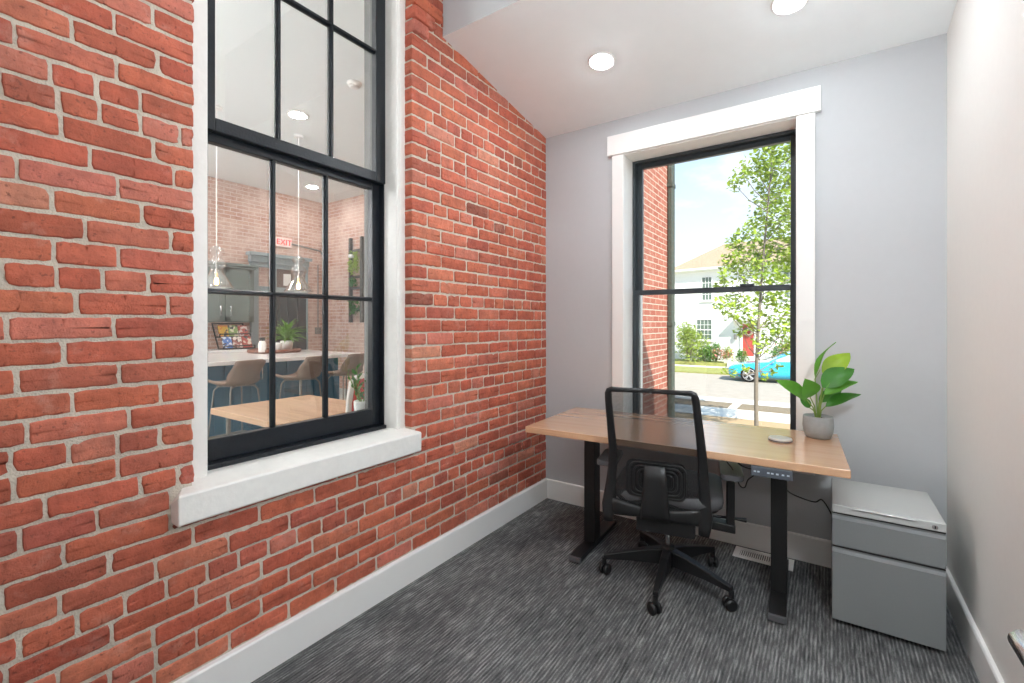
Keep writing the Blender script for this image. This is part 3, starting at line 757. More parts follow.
# ------------------------------------------------------------------ task chair
CR = R(11.5)
ch = thing('office_chair', (-.654, 2.333, 0), 'black mesh-back swivel office chair at the desk', 'chair', CR)
SP = [204, 276, 345, 60, 132]
b = MB(); b.lathe([(.0, .070), (.026, .070), (.030, .085), (.034, .10), (.034, .165), (.028, .18), (.0, .18)], n=24)
bs = b.build('base_hub', 'plastic', ch, local=True)
for a in SP:
    A = R(a) - CR; rr = .315; dx, dy = math.cos(A), math.sin(A); sx, sy = -dy, dx
    b = MB(); st = [(.02, .165, .088, .022), (.10, .155, .088, .020), (.20, .132, .088, .016), (rr, .104, .080, .0125)]
    vs = []
    for (r_, zt_, zb_, w_) in st:
        for (q, zz) in ((-1, zb_), (1, zb_), (1, zt_ - .004), (.8, zt_), (-.8, zt_), (-1, zt_ - .004)):
            vs.append((dx*r_ + sx*w_*q, dy*r_ + sy*w_*q, zz))
    fs = []
    for i in range(3):
        for j in range(6): fs.append((i*6+j, i*6+(j+1)%6, (i+1)*6+(j+1)%6, (i+1)*6+j))
    fs += [tuple(range(6)), tuple(range(18, 24))]
    b.add(vs, fs); b.cyl((dx*.312, dy*.312, .055), (dx*.312, dy*.312, .088), .012, n=12)
    lg = b.build('base_spoke', 'plastic', ch, bevel=.003, local=True)
    b = MB(); cA = A + .9; ux, uy = math.cos(cA), math.sin(cA); cx, cy_ = dx*.312 + ux*-.008, dy*.312 + uy*-.008
    wx, wy = -uy, ux
    for q in (-1, 1):
        p0 = Vector((cx + wx*.006*q, cy_ + wy*.006*q, .0275)); p1 = Vector((cx + wx*.024*q, cy_ + wy*.024*q, .0275))
        b.tube([p0, p0.lerp(p1, .15), p0.lerp(p1, .8), p1], [.022, .0275, .0275, .019], 20)
    b.cyl((cx - wx*.01, cy_ - wy*.01, .0275), (cx + wx*.01, cy_ + wy*.01, .0275), .011, n=12)
    b.tube([(dx*.312, dy*.312, .062), (cx, cy_, .05)], [.012, .010], 12)
    b.build('caster', 'plastic', lg, local=True)
b = MB(); b.cyl((0, 0, .17), (0, 0, .40), .0135, n=20); b.cyl((0, 0, .27), (0, 0, .405), .024, n=20); gl = b.build('gas_lift', 'chrome', ch, local=True)
b = MB(); b.box(-.13, -.19, .305, .13, .12, .43); b.box(-.2, -.03, .385, .2, .05, .41); b.tube([(.12, .06, .33), (.31, .09, .322), (.355, .10, .318)], [.007, .007, .011], 10)
b.build('seat_mechanism', 'plastic', ch, bevel=.006, local=True)
# seat cushion
def rrect(w, d, r, n=6):
    o = []
    for (cx, cy_, a0) in ((w-r, d-r, 0), (-w+r, d-r, 90), (-w+r, -d+r, 180), (w-r, -d+r, 270)):
        for i in range(n+1): a = R(a0 + 90*i/n); o.append((cx + r*math.cos(a), cy_ + r*math.sin(a)))
    return o
b = MB(); lay = [(.93, .435), (1., .445), (1.02, .465), (1.0, .487), (.93, .499), (.7, .503), (.35, .498), (.02, .496)]
o = rrect(.245, .235, .09); n = len(o); vs = []
for sc_, z in lay:
    for (x, y) in o: vs.append((x*sc_, y*sc_ + .035, z - .02*max(0, (y*sc_-.12)/.12)**2*(1 if z > .45 else .6)))
fs = [tuple(range(n))]
for i in range(len(lay)-1):
    for j in range(n): fs.append((i*n+j, i*n+(j+1)%n, (i+1)*n+(j+1)%n, (i+1)*n+j))
b.add(vs, fs, 0, True); b.build('seat', 'seatfab', ch, local=True)
b = MB(); o2 = rrect(.23, .22, .09); b.prism(o2, .422, .440, lambda u,v,d: (u, v + .035, d)); b.build('seat_pan', 'plastic', ch, bevel=.004, local=True)
# back frame: s = height parameter; sides lean and flare
LX = -.040
def back_y(z):      # recline and lumbar curve
    t = max(0., (z - .34)/.64)
    return -.20 - .08*t**1.4 + .026*math.sin(PI*min(1, t*1.5))*(1 if t < .67 else 0)
ZT = [.30, .36, .42, .50, .58, .66, .75, .85, .98]
def tab(z, T):
    for a, c, u, v in zip(ZT, ZT[1:], T, T[1:]):
        if z <= c: return u + (v - u)*max(0, (z - a)/(c - a))
    return T[-1]
def half_w(z): return tab(z, [.220, .226, .228, .222, .214, .209, .206, .204, .200])
def lxz(z): return tab(z, [-.047, -.045, -.044, -.040, -.037, -.036, -.039, -.048, -.058])
def bar_loop(zs): return zs
b = MB()
def rail(points, wid, thk):
    """swept bar along points; wid measured across (in x/z plane), thk in depth"""
    P = [Vector(p) for p in points]; k = len(P); vs = []
    for i, p in enumerate(P):
        t = (P[min(i+1, k-1)] - P[max(i-1, 0)]).normalized(); side = t.cross(Vector((0, 1, 0))).normalized(); w_ = wid[i]/2; d_ = thk[i]/2; dn = side.cross(t).normalized()
        for j in range(10):
            a = 2*PI*j/10; ca_, sa_ = math.cos(a), math.sin(a)
            vs.append(p + side*w_*math.copysign(abs(ca_)**.6, ca_) + dn*d_*math.copysign(abs(sa_)**.6, sa_))
    fs = []
    for i in range(k-1):
        for j in range(10): fs.append((i*10+j, i*10+(j+1)%10, (i+1)*10+(j+1)%10, (i+1)*10+j))
    fs += [tuple(range(10)), tuple(range((k-1)*10, k*10))]
    b.add(vs, fs, 0, True)
zs = [.335, .365, .41, .46, .53, .61, .70, .79, .88, .935]
for q in (-1, 1):
    pts = [(lxz(z) + q*(half_w(z) - .012), back_y(z), z) for z in zs]; wid = [.046, .054, .062, .054, .048, .043, .039, .036, .034, .033]; thk = [.03, .032, .032, .03, .028, .026, .025, .024, .023, .022]
    # corner and half the top edge
    hw = half_w(.96) - .012
    pts += [(lxz(.96) + q*(hw - .001), back_y(.957), .958), (lxz(.97) + q*(hw - .006), back_y(.969), .971), (lxz(.97) + q*(hw - .018), back_y(.974), .977), (lxz(.97) + q*(hw - .06), back_y(.976), .9765), (lxz(.98), back_y(.978) - .006, .979)]
    wid += [.032, .029, .025, .022, .021]; thk += [.022, .022, .021, .02, .02]
    rail(pts, wid, thk)
# lower bar, dipping in the middle
pts = [(lxz(.4) + x*(half_w(.40) - .02), back_y(.41) - .012*(1 - x*x), .410 - .010*(1 - x*x)) for x in [-1, -.75, -.5, -.25, 0, .25, .5, .75, 1]]
rail(pts, [.085, .070, .058, .050, .048, .050, .058, .070, .085], [.026]*9)
b.build('back_frame', 'plastic', ch, local=True)
# mesh panel
b = MB(); nz_, nx_ = 18, 12; vs = []
for i in range(nz_+1):
    z = .415 + (.972-.415)*i/nz_; hw = half_w(z) - .016
    for j in range(nx_+1):
        x = -1 + 2*j/nx_; vs.append((lxz(z) + x*hw, back_y(z) - .016*(1 - x*x) , z))
fs = [(i*(nx_+1)+j, i*(nx_+1)+j+1, (i+1)*(nx_+1)+j+1, (i+1)*(nx_+1)+j) for i in range(nz_) for j in range(nx_)]
b.add(vs, fs, 0, True); b.build('mesh_back', 'meshfab', ch, local=True, fix=False)
# spine and lumbar pad with nested grooves
b = MB()
pts = [(LX + .0, back_y(.39) - .026, .375), (LX, back_y(.42) - .038, .41), (LX, back_y(.48) - .040, .48), (LX, back_y(.56) - .038, .56), (LX, back_y(.63) - .032, .63)]
rail(pts, [.135, .128, .116, .104, .096], [.018, .018, .016, .014, .012]); b.build('spine', 'plastic', ch, local=True)
b = MB()
for k_, (hw, hz) in enumerate(((.122, .076), (.104, .061), (.086, .046), (.068, .031))):
    o = rrect(hw, hz, min(hz*.6, .03), 5); o.append(o[0])
    b.tube([(LX + .008 + x, back_y(.56) - .026, .56 + z) for (x, z) in o], .0042, 8, caps=False)
o = rrect(.132, .086, .03, 5); b.prism(o, 0, .006, lambda u,v,d: (LX + u, back_y(.56) - .012 - d, .56 + v))
b.build('lumbar_pad', 'plastic', ch, local=True)
# arms
for q in (-1, 1):
    b = MB(); x = q*.282
    b.box(x - .018, -.01, .30, x + .018, .05, .53); b.box(x - .011, .0, .53, x + .011, .04, .575)
    vs = [(q*.10, -.02, .300), (q*.10, .04, .300), (q*.10, .04, .345), (q*.10, -.02, .345), (q*.303, -.01, .285), (q*.303, .05, .285), (q*.303, .05, .325), (q*.303, -.01, .325)]
    b.add(vs, [(0,1,2,3),(4,5,6,7),(0,1,5,4),(1,2,6,5),(2,3,7,6),(3,0,4,7)])
    am = b.build('armrest', 'plastic', ch, bevel=.005, local=True)
    b = MB(); o = rrect(.050, .125, .03); b.prism(o, .574, .600, lambda u,v,d: (x + u, v - .02, d)); b.build('arm_pad', 'greyplastic', am, bevel=.006, seg=3, local=True)

# ================================================================== kitchen beyond the sash window
KF = -.05; KZ = 3.82; KXF = -8.8; KYL = 5.82
b = MB(); b.box(KXF - .2, -1.6, KF - .1, KX, KYL + .1, KF); struct(b.build('floor', 'kfloor'), 'grey floor of the kitchen beyond the sash window')
b = MB(); b.box(KXF - .2, -1.6, KZ, KX + .02, KYL + .1, KZ + .1); struct(b.build('ceiling', 'ceilpaint'), 'white ceiling of the kitchen beyond the sash window')
b = MB(); b.box(KXF - .2, -1.6, KF - .1, KXF, KYL + .2, KZ + .1); struct(b.build('wall_kitchen', 'kwallX'), 'whitewashed brick wall behind the kitchen cabinets')
b = MB(); b.box(KXF, KYL, KF - .1, -1.70, KYL + .2, KZ + .1); struct(b.build('wall_kitchen', 'kwallY'), 'whitewashed brick wall carrying the ladder')
b = MB(); b.box(KXF - .2, -1.7, KF - .1, KX, -1.6, KZ + .1); struct(b.build('wall_kitchen', 'render'), 'near end wall of the kitchen')
b = MB(); b.box(KX - .02, -1.7, KF - .1, KX + .12, YA + .02, KZ + .1); b.box(KX, YA, HI, KX + .1, KYL, KZ + .1); struct(b.build('wall_kitchen', 'render'), 'plaster wall strip beside the old window on the kitchen side')
# wing wall outside (east face of the kitchen block)
b = MB(); b.box(-2.06, BY + T - .3, -1.3, -1.665, KYL + .22, 6.2); struct(b.build('wall_exterior', 'extbrick'), 'sunlit red brick wall of the building wing outside the window')

# upper cabinet
uc = thing('upper_cabinet', (-8.62, 3.2, 1.30), 'sage grey wall cabinet with two doors on the kitchen brick wall', 'cabinet')
b = MB(); b.box(KXF + .006, 2.1, 1.30, -8.47, 4.19, 2.24); b.build('body', 'kcab', uc)
b = MB(); b.box(KXF + .006, 2.06, 2.24, -8.44, 4.215, 2.27); b.box(KXF + .006, 2.02, 2.27, -8.41, 4.24, 2.32); b.build('cornice', 'kcab', uc, bevel=.01)
for i, (a, c, hy) in enumerate(((2.12, 2.90, 2.2), (2.92, 3.685, 3.62), (3.705, 4.16, 3.78))):
    b = MB(); b.box(-8.47, a, 1.33, -8.45, c, 2.22); b.box(-8.452, a, 1.33, -8.442, a + .07, 2.22); b.box(-8.452, c - .07, 1.33, -8.442, c, 2.22); b.box(-8.452, a, 1.33, -8.442, c, 1.40); b.box(-8.452, a, 2.15, -8.442, c, 2.22)
    dr = b.build('door', 'kcab', uc)
    b = MB(); b.tube([(-8.442, hy, 1.41), (-8.41, hy, 1.42), (-8.41, hy, 1.57), (-8.442, hy, 1.58)], .011, 8); b.build('handle', 'chrome', dr)
bc = thing('base_cabinet', (-8.45, 3.0, KF), 'sage grey base cabinet under the far white worktop', 'cabinet')
b = MB(); b.box(KXF + .006, 1.2, KF, -8.18, 4.24, .80); b.build('body', 'kcab', bc)
for a in (1.25, 2.0, 2.75, 3.5): 
    b = MB(); b.box(-8.18, a, .06, -8.16, a + .70, .76); dr = b.build('door', 'kcab', bc, bevel=.004); b = MB(); b.tube([(-8.155, a + .08, .5), (-8.13, a + .08, .51), (-8.13, a + .08, .64), (-8.155, a + .08, .65)], .008, 8); b.build('handle', 'chrome', dr)
b = MB(); b.box(KXF + .006, 1.15, .802, -8.13, 4.26, .842); tag(b.build('worktop', 'quartz', bevel=.004), 'white worktop along the far kitchen wall', 'worktop')
# magazine rack on the far worktop
mr_ = thing('magazine_rack', (-8.62, 3.72, .842), 'black wire magazine rack on the far worktop below the cabinet', 'rack')
b = MB()
for y in (3.62, 4.12):
    b.tube([(-8.5, y, .85), (-8.74, y - .0, 1.28)], .012, 8); b.tube([(-8.5, y, .85), (-8.3, y, .85), (-8.3, y, .90)], .012, 8); b.tube([(-8.61, y, 1.05), (-8.45, y, 1.05), (-8.45, y, 1.10)], .012, 8)
for (x, z) in ((-8.3, .90), (-8.45, 1.10), (-8.5, .85), (-8.61, 1.05), (-8.74, 1.28), (-8.3, .85), (-8.45, 1.05)): b.tube([(x, 3.62, z), (x, 4.12, z)], .010, 8)
b.build('frame', 'wire', mr_)
mags = [(3.71, 1.06, 'mag1', 'yellow magazine in the upper tier of the wire rack'), (3.87, 1.06, 'mag2', 'green magazine in the upper tier of the wire rack'), (4.03, 1.06, 'mag3', 'pink magazine in the upper tier of the wire rack'),
        (3.71, .865, 'mag4', 'blue magazine in the lower tier of the wire rack'), (3.87, .865, 'mag5', 'white magazine in the lower tier of the wire rack'), (4.03, .865, 'mag6', 'red magazine in the lower tier of the wire rack')]
for y, z, mt, lb in mags:
    x = -8.50 if z > 1 else -8.36
    M_ = Matrix.Translation((x, y, z)) @ Matrix.Rotation(R(-22), 4, 'Y')
    b = MB(); b.box(-.008, -.075, 0, .008, .075, .20, 0, M_); tag(b.build('magazine', mt), lb, 'magazine', 'magazines in the wire rack')
# doorway casing, transom and door
dc = thing('doorway_casing', (KXF, 4.85, KF), 'blue-grey door surround with transom in the far kitchen wall', 'door surround', kind='structure')
b = MB(); b.box(KXF, 4.27, KF, KXF + .06, 4.41, 2.36); b.box(KXF, 5.365, KF, KXF + .06, 5.40, 2.36); b.build('casing', 'kcasing', dc, bevel=.006)
b = MB(); b.box(KXF, 4.24, 2.42, KXF + .10, 5.40, 2.56); b.box(KXF, 4.20, 2.54, KXF + .16, 5.43, 2.60); b.box(KXF, 4.26, 2.34, KXF + .07, 5.40, 2.42); b.build('head_casing', 'kcasing', dc, bevel=.006)
b = MB(); b.box(KXF, 4.41, 1.86, KXF + .05, 5.365, 1.98); b.box(KXF, 4.70, 1.98, KXF + .05, 4.755, 2.34); b.build('transom_bar', 'kcasing', dc, bevel=.004)
b = MB(); b.box(KXF + .004, 4.755, 1.98, KXF + .012, 5.365, 2.34); b.build('transom_glass', mat('dim_transom_glass', '#7d6a63', .2), dc)
d2 = thing('door_2', (KXF, 5.03, KF), 'dark charcoal panelled door in the far kitchen wall', 'door', kind='structure')
b = MB(); b.box(KXF + .002, 4.755, KF + .01, KXF + .045, 5.365, 1.86); dp = b.build('panel', 'kdoor', d2)
b = MB()
for a in (4.80, 4.97, 5.18): b.box(KXF + .045, a, .15, KXF + .058, a + .02, 1.80)
b.box(KXF + .045, 4.78, .9, KXF + .055, 5.34, .98); b.build('moulding', 'kdoor', dp)
b = MB(); b.cyl((KXF + .045, 4.81, 1.0), (KXF + .10, 4.81, 1.0), .02, n=14); b.build('knob', 'chrome', dp)
for (y, w_, lb) in ((4.96, .15, 'white paper notice on the transom glass above the dark door'), (4.645, .06, 'narrow white notice at the left of the transom')):
    b = MB(); b.box(KXF + .05, y - w_/2, 2.02, KXF + .054, y + w_/2, 2.25); tag(b.build('notice', 'paper'), lb, 'notice', 'notices over the far door')
# exit sign
ex = thing('exit_sign', (KXF, 4.9, 2.78), 'red lettered EXIT sign on the kitchen brick wall', 'sign')
b = MB(); b.box(KXF, 4.74, 2.775, KXF + .05, 5.06, 2.955); b.build('housing', 'exitface', ex, bevel=.006)
Mx = Matrix.Translation((KXF + .053, 4.90, 2.862)) @ Matrix(((0,0,1,0),(1,0,0,0),(0,1,0,0),(0,0,0,1)))
text('EXIT', .15, 'exitred', 'lettering', ex, Mx, .002)
b = MB(); b.tube([(KXF + .02, 5.06, 2.86), (KXF + .02, 5.32, 2.84), (KXF + .02, 5.70, 2.80), (KXF + .02, 5.75, 2.72)], .016, 8)
tag(b.build('conduit', 'metalgrey'), 'thin grey conduit running from the exit sign along the brick', 'conduit')
ol = thing('wall_outlet', (KXF, 5.64, 1.12), 'grey outlet box with conduit on the brick near the far corner', 'outlet')
b = MB(); b.box(KXF, 5.58, 1.06, KXF + .06, 5.70, 1.20); b.build('box', 'metalgrey', ol, bevel=.008); b = MB(); b.tube([(KXF + .025, 5.64, 1.2), (KXF + .025, 5.64, 2.5)], .012, 8); b.build('conduit', 'metalgrey', ol)
# ladder on the brick wall with greenery
ld = thing('wall_ladder', (-7.68, KYL, 1.2), 'dark weathered wooden ladder hung on the pale brick wall', 'ladder')
for x in (-7.85, -7.50): b = MB(); b.box(x - .03, KYL - .09, 1.30, x + .03, KYL - .03, 2.98); b.build('stile', 'darkwood', ld, bevel=.005)
for z in (1.55, 1.98, 2.20, 2.72): b = MB(); b.box(-7.83, KYL - .08, z - .025, -7.52, KYL - .04, z + .025); b.build('rung', 'darkwood', ld, bevel=.004)
r2 = random.Random(3)
def moss(name, c, sx, sz, n, mt, label, cat, grp=None, rr=(.03, .06)):
    b = MB()
    for i in range(n):
        p = (c[0] + r2.uniform(-sx, sx), c[1] + r2.uniform(-.03, .03), c[2] + r2.uniform(-sz, sz)); L_ = r2.uniform(*rr); d = Vector((r2.uniform(-1,1), r2.uniform(-1,.3), r2.uniform(-1,1))).normalized()
        vs, fs = leaf(p, Vector(p) + d*L_*1.6, L_*.7, (r2.uniform(-1,1), r2.uniform(-1,1), r2.uniform(-1,1)), nseg=3); b.add(vs, fs, 0, True)
    return tag(b.build(name, mt, fix=False), label, cat, grp)
moss('moss_panel', (-7.675, KYL - .10, 2.48), .14, .22, 170, 'moss', 'bright moss panel filling the upper ladder opening', 'greenery', 'greenery on the ladder')
moss('moss_panel', (-7.675, KYL - .10, 2.08), .10, .07, 60, 'leafA', 'small dark green sprig on the middle ladder rung', 'greenery', 'greenery on the ladder')
moss('moss_panel', (-7.675, KYL - .10, 1.62), .14, .14, 120, 'leafA', 'dark green trailing plant on the lowest ladder rung', 'greenery', 'greenery on the ladder')
b = MB(); b.lathe([(0, 0), (.05, .01), (.06, .04), (.045, .07), (0, .08)], (-7.70, KYL - .16, 2.56), n=18); tag(b.build('wall_vase', 'whiteceramic'), 'small white pot among the moss on the ladder', 'pot')

# island
IX0, IX1, IY0, IY1, IZ = -6.75, -5.13, -.5, 3.92, .89
il = thing('kitchen_island', (-5.9, 1.7, KF), 'long teal blue kitchen island behind the three stools', 'island')
b = MB(); b.box(IX0 + .05, IY0 + .05, KF, IX1 - .32, IY1 - .12, IZ - .045); b.build('body', 'teal', il)
b = MB()
y = IY0 + .06
while y < IY1 - .15: b.box(IX1 - .322, y, KF + .12, IX1 - .312, y + .085, IZ - .30); y += .097
b.build('panelling', 'teal', il, bevel=.003)
for i in range(6):
    y = IY0 + .08 + i*.70
    for q, (a, c, hy) in enumerate(((y, y + .335, y + .30), (y + .345, y + .68, y + .385))):
        b = MB(); b.box(IX1 - .32, a, IZ - .29, IX1 - .302, c, IZ - .06); dr = b.build('door', 'teal', il, bevel=.004)
        b = MB(); b.tube([(IX1 - .302, hy, IZ - .26), (IX1 - .27, hy, IZ - .25), (IX1 - .27, hy, IZ - .11), (IX1 - .302, hy, IZ - .10)], .010, 8); b.build('handle', 'chrome', dr)
b = MB(); b.box(IX0, IY0, IZ - .045, IX1, IY1, IZ); b.build('countertop', 'quartz', il, bevel=.006)
# tray with jars and fern
tr = thing('serving_tray', (-6.2, 3.34, IZ), 'brown round tray on the island holding jars and a fern', 'tray')
b = MB(); b.lathe([(.0, .0), (.31, .0), (.33, .012), (.33, .045), (.315, .045), (.31, .016), (0, .016)], (-6.2, 3.34, IZ), n=40); b.build('dish', 'tray', tr)
b = MB(); b.lathe([(0, 0), (.045, .002), (.048, .10), (.04, .13), (.028, .15), (0, .151)], (-6.02, 3.08, IZ + .018), n=24); sj = b.build('shaker_jar', 'whiteceramic'); tag(sj, 'white shaker jar with a dark lid on the tray', 'jar')
b = MB(); b.lathe([(.032, .15), (.034, .19), (0, .195)], (-6.02, 3.08, IZ + .018), n=20); b.build('lid', 'dark', sj)
b = MB(); b.lathe([(0, 0), (.05, .002), (.055, .11), (.05, .115), (.045, .02), (0, .02)], (-6.05, 3.30, IZ + .018), n=24); tag(b.build('cup', 'whiteceramic'), 'plain white cup beside the fern on the tray', 'cup')
fp = thing('potted_fern', (-6.22, 3.52, IZ + .018), 'bright green fern in a white pot on the island tray', 'plant')
b = MB(); b.lathe([(0, 0), (.07, .002), (.085, .13), (.08, .135), (.07, .11), (0, .11)], (-6.22, 3.52, IZ + .018), n=28); b.build('pot', 'whiteceramic', fp)
b = MB()
for i in range(150):
    a = r2.uniform(0, 2*PI); L_ = r2.uniform(.16, .40); el = r2.uniform(.25, 1.3); p0 = Vector((-6.22, 3.52, IZ + .14))
    d = Vector((math.cos(a)*math.cos(el), math.sin(a)*math.cos(el), math.sin(el))); tip = p0 + d*L_; tip.z -= L_*.35*math.cos(el)
    vs, fs = leaf(p0 + d*.04, tip, .035, (0, 0, 1), droop=.22, nseg=4); b.add(vs, fs, 0, True)
b.build('frond', 'fern', fp, fix=False)['kind'] = 'stuff'

# stools: facing the island (-X)
def make_stool(loc, label):
    st = thing('counter_stool', loc, label, 'stool', 0, 'tan counter stools at the island')
    b = MB(); vs = []; nu, nv = 12, 11
    for i in range(nv+1):            # profile from front lip (x=-.2) to top of the back (x=+.24)
        t = i/nv
        if t < .45: x = -.21 + .36*t/.45; z = .735 - .02*math.sin(PI*t/.45); hw = .165; curl = .035
        else:
            u = (t-.45)/.55; x = .15 + .08*math.sin(u*PI/2)+.03*u; z = .735 + .24*u**1.25; hw = .165 - .015*u; curl = .035 + .06*math.sin(PI*min(1, u*1.1))
        for j in range(nu+1):
            q = -1 + 2*j/nu
            if t < .45: vs.append((x, hw*q, z + curl*abs(q)**3))
            else: vs.append((x - curl*abs(q)**2.5, hw*q, z + .035*(1-u)*abs(q)**3 - .012*abs(q)**4*u))
    fs = [(i*(nu+1)+j, i*(nu+1)+j+1, (i+1)*(nu+1)+j+1, (i+1)*(nu+1)+j) for i in range(nv) for j in range(nu)]
    b.add(vs, fs, 0, True); sh = b.build('seat_shell', 'leather', st, local=True, fix=False)
    m_ = sh.modifiers.new('thick', 'SOLIDIFY'); m_.thickness = .028; m_.offset = 0
    for (sx, sy) in ((-1, -1), (-1, 1), (1, -1), (1, 1)):
        b = MB(); b.tube([(sx*.10, sy*.11, .716), (sx*.13, sy*.14, .67), (sx*.19, sy*.19, 0)], .008, 8); b.build('leg', 'metalgrey', st, local=True)
    b = MB(); fr = [(-.185, -.185, .2), (.185, -.185, .2), (.185, .185, .2), (-.185, .185, .2), (-.185, -.185, .2)]; b.tube(fr, .008, 8); b.build('footrest', 'metalgrey', st, local=True)
    b = MB(); b.tube([(-.12, -.12, .708), (.12, .12, .708)], .01, 8); b.tube([(-.12, .12, .7079), (.12, -.12, .7079)], .01, 8); b.build('seat_brace', 'metalgrey', st, local=True)
    return st
s0 = make_stool((-4.88, 2.24, KF), 'tan counter stool seen through the leftmost lower pane')
s0.rotation_euler.z = R(8)
copy_thing(s0, (-4.84, 2.90, KF), R(14), 'tan counter stool in front of the fern, seen through the middle pane')
copy_thing(s0, (-4.80, 3.44, KF), R(6), 'tan counter stool at the far island end, partly behind a red chair')
sd = thing('smoke_detector', (-4.12, 3.07, KZ), 'white round smoke detector on the kitchen ceiling, seen through the upper sash', 'smoke detector')
b = MB(); b.lathe([(.075, 0), (.075, -.012), (.06, -.035), (0, -.04)], (-4.12, 3.07, KZ), n=28); b.build('housing', 'whiteceramic', sd)
b = MB(); b.lathe([(.048, -.0375), (.05, -.046), (.04, -.05), (0, -.051)], (-4.12, 3.07, KZ), n=24); b.build('cover', 'lampwhite', sd)
# pendants
def pendant(x, y, z, label):
    p = thing('pendant_light', (x, y, KZ), label, 'pendant light', group='clear glass pendants over the island')
    b = MB(); b.cyl((x, y, z + .42), (x, y, KZ), .006, n=8); b.cyl((x, y, KZ - .03), (x, y, KZ), .06, n=20); b.build('cord', 'lampwhite', p)
    b = MB(); b.cyl((x, y, z + .05), (x, y, z + .15), .018, n=14); b.tube([(x, y, z + .15), (x, y, z + .43)], .005, 8); b.build('socket', 'chrome', p)
    b = MB(); b.lathe([(.03, .42), (.075, .38), (.075, .34), (.04, .30), (.06, .27), (.10, .23), (.10, .19), (.06, .155), (.07, .12), (.10, .06), (.15, -.01), (.18, -.06), (.176, -.065), (.145, -.01), (.092, .06), (.065, .115)], (x, y, z), n=32); b.build('glass_shade', 'clear', p, fix=False)
    b = MB(); b.lathe([(0, -.035), (.018, -.025), (.024, 0), (.018, .03), (.012, .05), (0, .055)], (x, y, z), n=18); b.build('bulb', 'bulb', p)
pendant(-5.9, 2.49, 1.765, 'clear glass pendant light in front of the grey wall cabinet')
pendant(-5.9, 3.504, 1.775, 'clear glass pendant light in front of the far door')
for i, (x, y) in enumerate(((-7.9, 4.96), (-7.9, 2.2), (-7.9, -.4), (-5.2, 1.0), (-3.4, 4.9), (-5.32, 3.15), (-3.4, -.6), (-5.2, -.9))):  # far-corner and upper-sash lights are seen; the others are added for brightness
    can_light(x, y, KZ, 0, ['recessed light in the kitchen ceiling by the far corner', 'added unseen recessed light in the kitchen ceiling over the cabinets', 'added unseen recessed light in the kitchen ceiling near the end wall', 'added unseen recessed light in the kitchen ceiling over the island', 'added unseen recessed light in the kitchen ceiling by the ladder wall', 'small lit ceiling light seen through the middle pane of the upper sash', 'added unseen recessed light in the kitchen ceiling near the old window wall', 'added unseen recessed light in the kitchen ceiling at the island end'][i], 'kitchen recessed lights', r=.085, lm='klamp')
for i, (x, y) in enumerate(((-4.2, -.6), (-7.4, -.6))):  # unseen globes added to brighten the kitchen and its ceiling
    gp = thing('globe_pendant', (x, y, KZ), ['added unseen globe light by the near end of the kitchen', 'added unseen globe light by the far end of the kitchen'][i], 'pendant light', group='added globe lights in the kitchen')
    b = MB(); b.lathe([(.25*math.sin(PI*k/16), -.25*math.cos(PI*k/16)) for k in range(17)], (x, y, 2.3), n=32); b.build('globe', 'kglobe', gp)
    b = MB(); b.cyl((x, y, 2.54), (x, y, KZ), .012, n=10); b.build('cord', 'wire', gp)
# wood table, red chair, ledge plant
TX0, TX1, TY0, TY1, TZ = -3.48, -2.60, 1.43, 2.16, .70
tb = thing('dining_table', (-3.0, 1.82, KF), 'blond wood table just behind the sash window', 'table')
b = MB(); b.box(TX0, TY0, TZ - .04, TX1, TY1, TZ); b.build('tabletop', 'kwood', tb, bevel=.004)
for (x, y) in ((TX0 + .08, TY0 + .08), (TX1 - .08, TY0 + .08), (TX0 + .08, TY1 - .08), (TX1 - .08, TY1 - .08)):
    b = MB(); b.tube([(x, y, TZ - .04), (x, y, KF)], [.016, .012], 12); b.build('leg', 'metalgrey', tb)
rc = thing('dining_chair', (-2.70, 1.98, KF), 'red dining chair with a white shell behind the small ledge plant', 'chair')
b = MB(); o = []
bk = [(1.69, .42), (1.67, .62), (1.655, .80), (1.66, .92), (1.70, .955), (1.80, .965), (1.92, .965), (2.02, .955), (2.06, .92), (2.065, .80), (2.05, .62), (2.03, .42)]
b.prism(bk, -2.44, -2.41, lambda u,v,d: (d - .10*(1 - (v-.42)/.55), u + .12, v)); b.build('backrest', 'whiteceramic', rc, bevel=.008)
b = MB(); bk2 = [(1.86 + (u-1.86)*.86, .42 + (v-.42)*.955) for u, v in bk]; b.prism(bk2, -2.465, -2.398, lambda u,v,d: (d - .10*(1 - (v-.42)/.55), u + .12, v)); b.build('back_cushion', 'red', rc, bevel=.006)
b = MB(); o = rrect(.22, .20, .07); b.prism(o, .375, .41, lambda u,v,d: (-2.72 + u, 1.98 + v, d)); b.build('seat', 'red', rc, bevel=.01)
for (x, y) in ((-2.88, 1.82), (-2.88, 2.14), (-2.56, 1.82), (-2.56, 2.14)): b = MB(); b.tube([(x, y, .38), (x, y, KF)], [.018, .013], 10); b.build('leg', 'black', rc)
lp = thing('ledge_plant', (-2.05, 1.575, .745), 'small leafy plant in a white pot on the kitchen-side window ledge', 'plant')
b = MB(); b.lathe([(0, 0), (.034, .001), (.043, .12), (.040, .124), (.036, .10), (0, .10)], (-2.05, 1.575, .745), n=28); b.build('pot', 'whiteceramic', lp)
